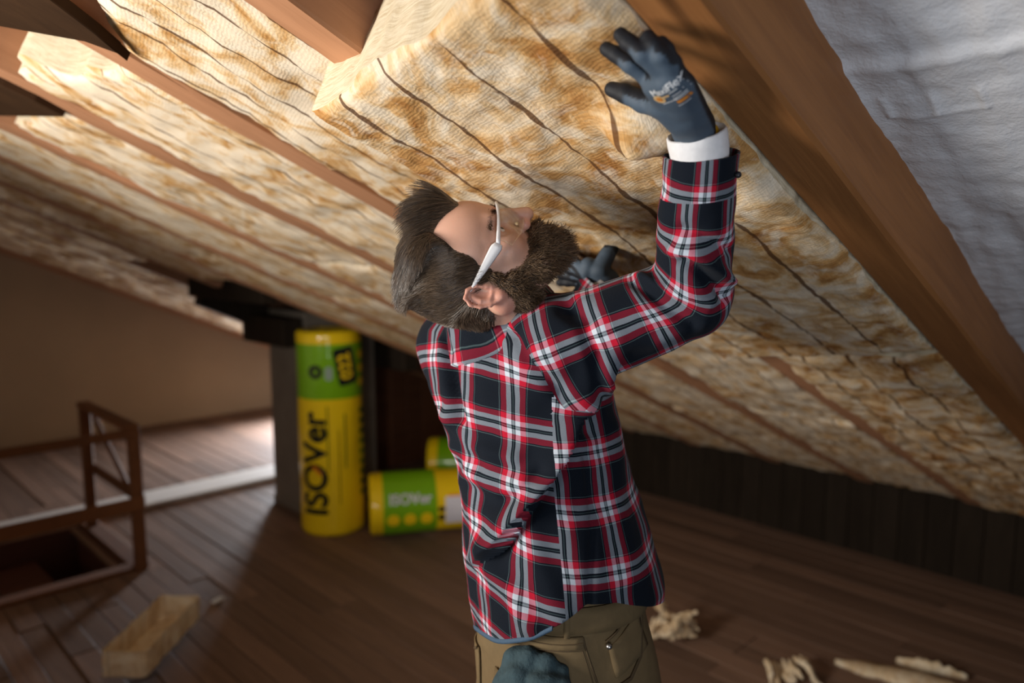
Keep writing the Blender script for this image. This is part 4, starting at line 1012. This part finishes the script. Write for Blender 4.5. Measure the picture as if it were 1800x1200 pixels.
isR = ((fc - np.array(ASEAM, np.float32)) @ np.array(SEAMN, np.float32) > 0) & (np.linalg.norm(fc - np.array(SR), axis=1) < .26) & (fc[:, 2] > 1.40) & (cap(fc, SR, ERj, .088, .064) < torso_sdf(fc) + .012) | (((fc - np.array(ERj, np.float32)) @ np.array(RT, np.float32)) > -.12) & (fc[:, 2] > 1.58)
isL = (((fc - np.array(LSEAM, np.float32)) @ np.array(ADL, np.float32)) > 0) & ((fc - np.array(SLj, np.float32)) @ np.array(FW, np.float32) > -.02) & (cap(fc, SLj, ELj, .07) < .02) | (cap(fc, ELj, HL, .055) < .02) & (((fc - np.array(ELj, np.float32)) @ np.array(FW, np.float32)) > -.10)
lv = v[li]; l, f, a_, b_2 = torso_local(lv); tu = np.arctan2(l / a_, -f / b_2)
lc, fc2, ac, bc = torso_local(fc); tcf = np.arctan2(lc / ac, -fc2 / bc)[pid]; tu = np.where(tu - tcf > pi, tu - 2 * pi, np.where(tu - tcf < -pi, tu + 2 * pi, tu))
U = tu * .165 + .012; W = lv[:, 2] * 1.02 + .02 * (l / .16) ** 2
front = (tcf > SEAM_T) | (tcf < -1.9); W = np.where(front, W + .034, W); U = np.where(front, U + .02, U)
uR, wR = arm_uv(lv, SR, ERj, CUFR, (RT * .2 - CF)); uL, wL = arm_uv(lv, SLj, ELj, HL, -CF)
cuff = ((fc - np.array(CUFR, np.float32)) @ np.array(CUFD, np.float32) > -.060)[pid]
uR = np.where(cuff, uR - .030, uR); wR = np.where(cuff, wR + .02, wR)
U = np.where(isR[pid], uR + .03, np.where(isL[pid], uL, U)); W = np.where(isR[pid], wR + .02, np.where(isL[pid], wL, W))
uvl = sme.uv_layers.new(name='UVMap'); uvl.data.foreach_set('uv', np.stack([U, W], 1).astype(np.float32).ravel())
shirt = link('shirt', sme, M['plaid'], man); md = shirt.modifiers.new('cloth', 'SOLIDIFY'); md.thickness = .0035; md.offset = -1
# collar: a folded band round the neck
def band(name, c, axis, ref, prof, mat, parent, a0=0, a1=360, n=48, rx=1.0, ry=1.0, wob=.0):
    axis = V(axis).normalized(); r = (V(ref) - axis * V(ref).dot(axis)).normalized(); s = axis.cross(r); vs = []; fs = []; k = len(prof); uvs = []
    full = abs(a1 - a0) >= 360
    for i in range(n + (0 if full else 1)):
        a = radians(a0 + (a1 - a0) * i / n); d = r * cos(a) * rx + s * sin(a) * ry
        for j, (rad, h) in enumerate(prof):
            w2 = wob * fbm((cos(a) * 2, sin(a) * 2, j * .4)); vs.append(V(c) + d * (rad + w2) + axis * (h + w2)); uvs.append((a * prof[0][0] * 1.0, j * .012))
    m = n if full else n
    for i in range(m):
        i2 = (i + 1) % n if full else i + 1
        for j in range(k - 1): fs.append((i * k + j, i2 * k + j, i2 * k + j + 1, i * k + j + 1))
    me = mesh(name, vs, fs); uvl = me.uv_layers.new(name='UVMap'); li = np.empty(len(me.loops), np.int32); me.loops.foreach_get('vertex_index', li); uvl.data.foreach_set('uv', np.array(uvs, np.float32)[li].ravel())
    return link(name, me, mat, parent)
band('collar', V((0.9363, 0.9768, 1.6399)), UP * .92 - RT * .38, RT * .7 + FW * .7, [(.074, .0), (.077, .026), (.079, .044), (.084, .052), (.091, .048), (.101, .022), (.111, -.004), (.119, -.024), (.113, -.030)], M['plaid'], shirt, 35, 325, rx=1.0, ry=1.0, wob=.008)
# blue tape that edges the tail of the shirt
M['tape'] = plain('blue_hem_tape', (.055, .10, .16), .8, nscale=200)
sv2, _ = mesh_np(sme); bmx = bmesh.new(); bmx.from_mesh(sme); hemv = []
for e in bmx.edges:
    if e.is_boundary and max(v_.co.z for v_ in e.verts) < 1.30: hemv.append(tuple(v_.index for v_ in e.verts))
nb = {}
for a, b_ in hemv: nb.setdefault(a, []).append(b_); nb.setdefault(b_, []).append(a)
best = []; seen = set()
for s0 in list(nb):
    if s0 in seen: continue
    path = [s0]; seen.add(s0); cur = s0
    while True:
        nx_ = [k for k in nb[cur] if k not in seen]
        if not nx_: break
        cur = nx_[0]; seen.add(cur); path.append(cur)
    if len(path) > len(best): best = path
bmx.free()
def tape(path, r=.0032):
    path = [i for i in path if hth_of[i] < .95 and hth_of[i] > -1.6]; P = [V(sv2[i]) for i in path]; P = [P[k] for k in np.argsort([hth_of[i] for i in path])]; P = [sum((P[min(max(i + j, 0), len(P) - 1)] for j in range(-5, 6)), V()) / 11 for i in range(0, len(P), 4)]; n = len(P); vs = []; fs = []
    for i, c in enumerate(P):
        d = (P[min(i + 1, n - 1)] - P[max(i - 1, 0)]).normalized(); s = d.cross(V((0, 0, 1))).normalized()
        for k in range(6): a = 2 * pi * k / 6; vs.append(c + s * (cos(a) * r * .9) + V((0, 0, 1)) * (sin(a) * r * 1.5))
    for i in range(n - 1):
        for k in range(6): fs.append((i * 6 + k, i * 6 + (k + 1) % 6, ((i + 1) % n) * 6 + (k + 1) % 6, ((i + 1) % n) * 6 + k))
    return link('hem_tape', mesh('hem_tape', vs, fs), M['tape'], shirt)
_l, _f2, _a, _b = torso_local(sv2); hth_of = np.arctan2(_l / _a, -_f2 / _b)
if len(best) > 40: tape(best)

# ---- white undershirt cuff at the right wrist
M['white'] = plain('white_cotton', (.72, .72, .74), .8, nscale=120)
cd = (HR - CUFR).normalized()
band('undershirt_cuff', CUFR - CUFD * .004 - CF * .009 - RT * .006, CUFD * .6 + cd * .4, RT, [(.037, -.012), (.0400, .006), (.0405, .020), (.0405, .031), (.0385, .034), (.035, .027), (.029, .02)], M['white'], man, rx=1.0, ry=.92, wob=.0012)
band('undershirt_cuff', CUFL, CUFDL, RT, [(.034, -.03), (.034, .012), (.030, .013), (.028, 0)], M['white'], man, wob=.002)
ball('cuff_button', CUFR - CUFD * .035 + RT * .040 - CF * .030, .0048, plain('dark_button', (.02, .02, .025), .3), shirt, 12)

# ---- trousers
M['canvas'] = plain('olive_brown_canvas', (.165, .112, .052), .85, var=.18, nscale=60, bumps=.3)
M['stitch'] = plain('seam_thread', (.085, .055, .025), .8); M['rivet'] = plain('rivet_metal', (.5, .48, .46), .35, 1.0)
PZ = np.array([.70, .92, (0.9625, 0.8421, 1.0121)[2], (0.9628, 0.8539, 1.0821)[2], (0.9689, 0.8602, 1.1520)[2], (0.9761, 0.8705, 1.2520)[2]])
PX = np.array([HIP.x, HIP.x, HIP.x, (0.9635, 0.8532, 1.0821)[0], (0.9646, 0.8644, 1.1520)[0], (0.9680, 0.8679, 1.1920)[0]]); PY = np.array([HIP.y, HIP.y, HIP.y, (0.9635, 0.8532, 1.0821)[1], (0.9646, 0.8644, 1.1520)[1], (0.9680, 0.8679, 1.1920)[1]])
PA = np.array([.17, .178, .168, .160, .150, .148]); PB = np.array([.10, .142, .150, .146, .135, .133]); PH = radians(25)
def pel(p):
    z = p[..., 2]; qx = p[..., 0] - np.interp(z, PZ, PX); qy = p[..., 1] - np.interp(z, PZ, PY); r = qx * RT2[0] + qy * RT2[1]; f = qx * FW2[0] + qy * FW2[1]
    return r * sin(PH) - f * cos(PH), r * cos(PH) + f * sin(PH), np.interp(z, PZ, PA), np.interp(z, PZ, PB)
def pants_sdf(p):
    l, f, a, b = pel(p); k = (np.abs(l / a) ** 2.4 + np.abs(f / b) ** 2.4) ** (1 / 2.4); d = (k - 1) * np.minimum(a, b) * .95
    d = np.maximum(d, np.maximum(.80 - p[..., 2], p[..., 2] - PZ[-1]))
    for (hj, kn, an) in LEGS: d = smin(d, chain(p, [hj + V((0, 0, -.03)), kn, an], [.105, .080, .066], .03), .05)
    d = d + .003 * np.sin(p[..., 2] * 40 + l * 25) * smooth(1.0, .7, p[..., 2])
    return np.maximum(d, .075 - p[..., 2])
pme = net_mesh('trousers', pants_sdf, (.55, .45, .05), (1.35, 1.25, 1.30), .011)
bm = bmesh.new(); bm.from_mesh(pme); bmesh.ops.smooth_vert(bm, verts=bm.verts, factor=.5, use_axis_x=True, use_axis_y=True, use_axis_z=True); bm.to_mesh(pme); bm.free()
v, n = mesh_np(pme); SP = [(EL((850, 1100), (862, 1140), (850, 1175)), .010, .007, 'ridge'), (EL((868, 1095), (880, 1150), (872, 1200)), .010, -.006, 'ridge'), (EL((1060, 1085), (1100, 1150), (1085, 1200)), .014, .004, 'ridge')]
set_co(pme, v + n * (folds(v, n, SP) + .003 * vnoise(v, 14, 1.0))[:, None])
trs = link('trousers', pme, M['canvas'], man)
bmt = bmesh.new(); bmt.from_mesh(pme); TREE = BVHTree.FromBMesh(bmt); bmt.free()
def on_pants(u, z, off):
    """point on the trousers at angle u (0 spine, + his right) and height z"""
    cx, cy = np.interp(z, PZ, PX), np.interp(z, PZ, PY); d = -_f * cos(u) + _r * sin(u); o = V((cx, cy, z)) + d * .5
    h = TREE.ray_cast(o, -d)
    if h[0] is None: return V((cx, cy, z)) + d * .15, d
    return h[0] + d * off, d
def patch_on(name, outline, off, mat, parent, th=.0022, nu=10):
    """outline: list of rows, each a list of (u,z)"""
    vs = []; fs = []; nr = len(outline); nc = len(outline[0])
    for row in outline:
        for (u, z) in row: vs.append(on_pants(u, z, off)[0])
    for i in range(nr - 1):
        for j in range(nc - 1): a = i * nc + j; fs.append((a, a + 1, a + nc + 1, a + nc))
    o = link(name, mesh(name, vs, fs), mat, parent); md = o.modifiers.new('t', 'SOLIDIFY'); md.thickness = th; md.offset = 0; return o
def lerp_rows(c00, c01, c10, c11, nr, nc):
    return [[tuple((c00[k] * (1 - j / (nc - 1)) + c01[k] * j / (nc - 1)) * (1 - i / (nr - 1)) + (c10[k] * (1 - j / (nc - 1)) + c11[k] * j / (nc - 1)) * i / (nr - 1) for k in (0, 1)) for j in range(nc)] for i in range(nr)]
def line_on(name, pts, r, mat, parent, off=.001):
    P = []
    for (u0, z0), (u1, z1) in zip(pts[:-1], pts[1:]):
        for i in range(10): t = i / 10; P.append(on_pants(u0 + (u1 - u0) * t, z0 + (z1 - z0) * t, off))
    P.append(on_pants(*pts[-1], off)); vs = []; fs = []
    for i, (c, d) in enumerate(P):
        t = (P[min(i + 1, len(P) - 1)][0] - P[max(i - 1, 0)][0]).normalized(); s = t.cross(d).normalized()
        for k in range(6): a = 2 * pi * k / 6; vs.append(c + s * cos(a) * r + d * sin(a) * r * .7)
    for i in range(len(P) - 1):
        for k in range(6): fs.append((i * 6 + k, i * 6 + (k + 1) % 6, i * 6 + 6 + (k + 1) % 6, i * 6 + 6 + k))
    return link(name, mesh(name, vs, fs), mat, parent)
zt = PZ[4] + .034
patch_on('waistband', lerp_rows((-1.2, zt - .012), (2.6, zt - .012), (-1.2, zt + .030), (2.6, zt + .030), 4, 44), .003, M['canvas'], trs, .003)
patch_on('belt_loop', lerp_rows((1.10, zt - .016), (1.16, zt - .016), (1.10, zt + .03), (1.16, zt + .03), 5, 3), .0065, M['canvas'], trs, .003)
patch_on('back_yoke', lerp_rows((.18, zt - .042), (1.30, zt - .036), (.18, zt - .016), (1.30, zt - .016), 4, 14), .002, M['canvas'], trs, .0025)
line_on('yoke_stitching', [(.18, zt - .042), (1.30, zt - .036)], .0014, M['stitch'], trs, .003); line_on('yoke_stitching', [(.18, zt - .032), (1.30, zt - .026)], .0009, M['stitch'], trs, .004)
line_on('side_seam', [(1.30, zt - .018), (1.42, zt - .10), (1.50, zt - .22)], .0018, M['stitch'], trs); line_on('side_seam', [(1.26, zt - .018), (1.38, zt - .10), (1.46, zt - .22)], .0010, M['stitch'], trs)
pk = patch_on('front_pocket', lerp_rows((1.58, zt - .040), (2.05, zt + .0), (1.60, zt - .085), (2.15, zt - .062), 6, 10), .0016, M['canvas'], trs, .003)
line_on('pocket_edge', [(1.55, zt - .030), (1.80, zt - .004), (1.98, zt + .012)], .0020, M['stitch'], trs, .003)
line_on('pocket_edge', [(1.58, zt - .098), (1.78, zt - .094), (1.98, zt - .070), (2.10, zt - .03), (2.12, zt + .01)], .0032, M['stitch'], trs, .002)
bpk = patch_on('back_pocket', lerp_rows((.16, zt - .100), (1.10, zt - .124), (.22, zt - .235), (1.08, zt - .25), 8, 12), .0035, M['canvas'], trs, .003)
patch_on('pocket_hem', lerp_rows((.86, zt - .116), (1.12, zt - .122), (.86, zt - .128), (1.12, zt - .135), 3, 8), .0065, M['canvas'], trs, .003)
line_on('pocket_edge', [(1.12, zt - .122), (1.11, zt - .25)], .0016, M['stitch'], trs, .005)
patch_on('back_pocket', lerp_rows((-.95, zt - .115), (-.28, zt - .10), (-.95, zt - .25), (-.32, zt - .24), 8, 10), .0035, M['canvas'], trs, .003)
line_on('pocket_edge', [(-.95, zt - .118), (-.62, zt - .128), (-.30, zt - .10)], .0026, M['stitch'], trs, .005)
for u, z in ((1.57, zt - .036), (1.60, zt - .100), (1.06, zt - .130)):
    c, d = on_pants(u, z, .006); ball('rivet', c, .0052, M['rivet'], trs, 12)
# boots
M['boot'] = plain('dark_leather', (.05, .03, .02), .5)
for (hj, kn, an) in LEGS:
    def bt(p):
        d = cap(p, an + V((0, 0, .06)), an + V((0, 0, -.03)), .052, .05); d = smin(d, cap(p, an + V((0, 0, -.055)) - _f * .03, an + _f * .17 + V((0, 0, -.058)), .046, .040), .03); return np.maximum(d, .002 - p[..., 2])
    c = an + _f * .07; bo = link('boot', net_mesh('boot', bt, (c.x - .2, c.y - .2, -.005), (c.x + .2, c.y + .2, .24), .009), M['boot'], man)

# ================================================================== GLOVES
def glove_mat():
    m, nt, b = newmat('knit_and_nitrile'); at = N(nt, 'ShaderNodeAttribute', attribute_name='coat'); tc = N(nt, 'ShaderNodeTexCoord')
    f = noise_(nt, tc.outputs['Object'], 35, 3); kn = noise_(nt, tc.outputs['Object'], 900, 2)
    c = mixc(nt, mixc(nt, (.055, .082, .118), (.080, .115, .158), f), (.010, .012, .017), at.outputs['Fac']); nt.links.new(c, b.inputs['Base Color'])
    b.inputs['Roughness'].default_value = .62; b.inputs['Specular IOR Level'].default_value = .35; bump(nt, b, kn, .25, .001); return m
M['glove'] = glove_mat()
def hand(name, wrist, palm, fingers, thumb, cuff_end, back, parent, h=.0026, dips=()):
    """fingers: list of (points, radii); palm: list of capsules; dips: creases"""
    def f(p):
        d = None
        for a, b, ra, rb in palm: c = cap(p, a, b, ra, rb); d = c if d is None else smin(d, c, .012)
        for pts, rad in fingers + [thumb]: d = smin(d, chain(p, pts, rad, .004), .0045)
        d = smin(d, cap(p, wrist, cuff_end, .0270, .0295), .014)
        return d
    al = [V(x) for pts, _ in fingers + [thumb] for x in pts] + [V(wrist), V(cuff_end)]
    lo = [min(c[i] for c in al) - .045 for i in range(3)]; hi = [max(c[i] for c in al) + .045 for i in range(3)]
    me = net_mesh(name, f, lo, hi, h); v, n = mesh_np(me)
    coat = np.zeros(len(v)); bk = np.array(back, np.float32)
    for pts, rad in fingers + [thumb]:
        tip = pts[-1]; full = sum((V(b) - V(a)).length for a, b in zip(pts[:-1], pts[1:])); dd = np.linalg.norm(v - np.array(tip, np.float32), axis=1)
        dseg = np.min([cap(v, a, b, 0) for a, b in zip(pts[:-1], pts[1:])], axis=0)
        lim = full * (.42 + .62 * (1 - smooth(.45, .88, n @ bk)))
        coat = np.maximum(coat, smooth(.0035, -.0035, dd - lim) * (dseg < .0155))
    coat = np.maximum(coat, smooth(.42, .25, n @ bk))
    nb_ = coat.copy(); at = me.attributes.new('coat', 'FLOAT', 'POINT'); at.data.foreach_set('value', np.clip(nb_, 0, 1).astype(np.float32))
    set_co(me, v + n * (.0008 * vnoise(v, 60, 1.0))[:, None])
    return link(name, me, M['glove'], parent)
# right glove: palm on the wool, fingers spread up and to the left
FN = -.034
fr = [([(0.7882, 0.5708, 1.9789), (0.7630, 0.5801, 1.9943), (0.7566, 0.5976, 2.0080), (0.7557, 0.6109, 2.0160)], [.0108, .0100, .0094, .0088]),
      ([(0.7679, 0.5435, 1.9834), (0.7447, 0.5503, 1.9979), (0.7390, 0.5658, 2.0135), (0.7379, 0.5758, 2.0227)], [.0110, .0102, .0096, .0088]),
      ([(0.7711, 0.5315, 1.9820), (0.7532, 0.5312, 1.9942), (0.7486, 0.5384, 2.0071), (0.7487, 0.5450, 2.0158)], [.0106, .0098, .0092, .0085]),
      ([(0.7920, 0.5298, 1.9772), (0.7743, 0.5269, 1.9894), (0.7648, 0.5301, 2.0022), (0.7626, 0.5351, 2.0108)], [.0100, .0092, .0086, .0080])]
th_ = ([(0.8363, 0.5898, 1.9579), (0.8313, 0.6128, 1.9645), (0.8239, 0.6348, 1.9764), (0.8219, 0.6539, 1.9838)], [.0165, .0135, .0120, .0100])
pa = [((0.9023, 0.5872, 1.9378), (0.7892, 0.5630, 1.9719), .0215, .0160), ((0.9029, 0.5841, 1.9375), (0.7812, 0.5437, 1.9732), .0215, .0162), ((0.9053, 0.5821, 1.9376), (0.7858, 0.5333, 1.9723), .0215, .0155), ((0.9058, 0.5764, 1.9384), (0.8031, 0.5313, 1.9680), .021, .0145),
      ((0.8677, 0.5745, 1.9463), (0.8311, 0.5844, 1.9580), .022, .017)]
GR = hand('glove', HR, pa, fr, th_, HR.lerp(CUFR, .45), -EN - CF * .4, man)
# left glove: seen from behind the beard, thumb up, fingers hidden to the left
DLH = 1.66
fl2_ = [([(1.1893, 1.0057, 1.7276), (1.1845, 1.0351, 1.7477), (1.1800, 1.0621, 1.7567), (1.1727, 1.0841, 1.7612)], [.013, .0118, .011, .0095]),
        ([(1.1926, 1.0084, 1.7206), (1.1875, 1.0437, 1.7337), (1.1831, 1.0775, 1.7413), (1.1739, 1.1011, 1.7445)], [.013, .012, .011, .0095]),
        ([(1.2107, 1.0175, 1.7129), (1.2047, 1.0524, 1.7179), (1.1977, 1.0810, 1.7220), (1.1899, 1.1029, 1.7228)], [.0125, .0115, .0105, .0092]),
        ([(1.2291, 1.0268, 1.7074), (1.2217, 1.0545, 1.7043), (1.2139, 1.0761, 1.7038), (1.2057, 1.0912, 1.7036)], [.0112, .010, .009, .0082])]
tl_ = ([(1.2054, 0.9837, 1.7323), (1.2216, 0.9798, 1.7594), (1.2345, 0.9773, 1.7775), (1.2436, 0.9775, 1.7890)], [.0190, .0165, .0140, .0115])
pl_ = [(HL, (1.1938, 1.0037, 1.7412), .024, .017), (HL, (1.2052, 1.0100, 1.7202), .024, .016), (HL, (1.2249, 1.0172, 1.7101), .023, .015), (HL, (1.2067, 0.9817, 1.7278), .024, .017)]
GL = hand('glove', HL, pl_, fl2_, tl_, HL.lerp(WLj, .6), -CF, man)
# print on the back of the right glove
v, n = mesh_np(GR.data); bmt = bmesh.new(); bmt.from_mesh(GR.data); GT = BVHTree.FromBMesh(bmt); bmt.free()
PC = V((0.7772, 0.5310, 1.9586)); PX_ = (V((0.7610, 0.5000, 1.9657)) - V((0.7735, 0.5557, 1.9602))).normalized(); _k = np.linalg.norm(v - np.array(V((0.7854, 0.5431, 1.9627))), axis=1) < .024; _k &= (n @ np.array(CF, np.float32)) < -.2; PN = V(n[_k].mean(0)).normalized(); PC = V(v[_k].mean(0)); PX_ = (PX_ - PN * PX_.dot(PN)).normalized(); PY_ = PN.cross(PX_).normalized()
def print_on(name, bm, mat, x, y, off=.0006):
    miss = []
    for v_ in bm.verts:
        o = PC + PX_ * (x + v_.co.x) + PY_ * (y - .006 + v_.co.y) + PN * .08; h = GT.ray_cast(o, -PN)
        if h[0] is None or h[1].dot(PN) < .25: miss.append(v_)
        v_.co = (h[0] + PN * off) if h[0] else (PC + PX_ * (x + v_.co.x) + PY_ * (y - .006 + v_.co.y))
    bmesh.ops.delete(bm, geom=miss, context='VERTS')
    return bm_obj(name, bm, mat, GR)
M['print'] = plain('white_print', (.62, .64, .66), .6, bumps=0); M['printo'] = plain('orange_print_small', (.60, .22, .03), .6, bumps=0); M['printt'] = plain('tan_print', (.62, .42, .20), .6, bumps=0)
g = bolder(glyphs('MaxiFlex', .0128), .00025); chop(g, .006); print_on('lettering', g, M['print'], .0008, .0100)
g = patch_bm(.0150, .0150, .0074); print_on('emblem', g, M['printt'], -.0185, -.0010); g = patch_bm(.0080, .0080, .0039); print_on('emblem_centre', g, M['printo'], -.0185, -.0010, .0011)
g = patch_bm(.010, .003, .0012); print_on('emblem_tail', g, M['printt'], -.0065, .0006)
for k, (x, y, w_) in enumerate(((.006, .0028, .012), (.022, .0045, .014), (.023, .0012, .012), (.022, -.0022, .013), (.006, -.0040, .013), (-.010, -.0105, .022), (.010, -.0085, .026), (.010, -.0115, .024), (.006, -.0235, .028))):
    g = patch_bm(w_, .0013); chop(g, .006); print_on('print_line', g, M['print'], x, y)
g = patch_bm(.020, .0052, .001); chop(g, .006); print_on('mark', g, M['printo'], .006, -.0170)
band('cuff_binding', HR.lerp(CUFR, .12), (CUFR - HR).normalized(), RT, [(.0290, -.002), (.0318, 0), (.0318, .003), (.0290, .005)], plain('yellow_binding', (.60, .36, .01), .7), GR)

# dark teal woollen gloves stuffed in the back pocket
def wool_sdf(p):
    d = None
    for a, b, ra, rb in TG: c = cap(p, a, b, ra, rb); d = c if d is None else smin(d, c, .010)
    return d + .0022 * np.sin(p[..., 0] * 130) * np.sin(p[..., 2] * 120 + p[..., 1] * 90)
TG = []
for (x0, y0, x1, y1, d0, r0, r1) in ((903, 1150, 895, 1235, 1.215, .022, .034), (925, 1150, 930, 1240, 1.205, .022, .036), (955, 1163, 960, 1240, 1.195, .020, .034), (985, 1176, 990, 1240, 1.195, .014, .026), (880, 1190, 880, 1240, 1.225, .020, .026), (940, 1196, 975, 1215, 1.185, .016, .016), (905, 1178, 935, 1188, 1.190, .013, .013)):
    pass
TG = [((0.8093, 0.8216, 1.1279), (0.7902, 0.8149, 1.0627), .020, .032), ((0.8180, 0.7996, 1.1315), (0.8063, 0.7853, 1.0642), .021, .034), ((0.8284, 0.7748, 1.1280), (0.8220, 0.7634, 1.0672), .019, .032), ((0.8405, 0.7543, 1.1183), (0.8398, 0.7460, 1.0672), .014, .024), ((0.7978, 0.8332, 1.0900), (0.7885, 0.8288, 1.0523), .018, .024),
      ((0.7992, 0.7627, 1.1131), (0.8253, 0.7393, 1.1085), .016, .015), ((0.7903, 0.8035, 1.1201), (0.7892, 0.7773, 1.0848), .014, .016)]
ctr = V((0.8079, 0.7833, 1.1024))
tme = net_mesh('woollen_gloves', wool_sdf, [c - .11 for c in ctr], [c + .11 for c in ctr], .0035)
M['teal'] = plain('dark_teal_wool', (.040, .072, .085), .9, var=.35, nscale=120, bumps=.8)
tg = link('woollen_gloves', tme, M['teal']); tag(tg, 'dark teal woollen gloves stuffed into the back trouser pocket', 'gloves')
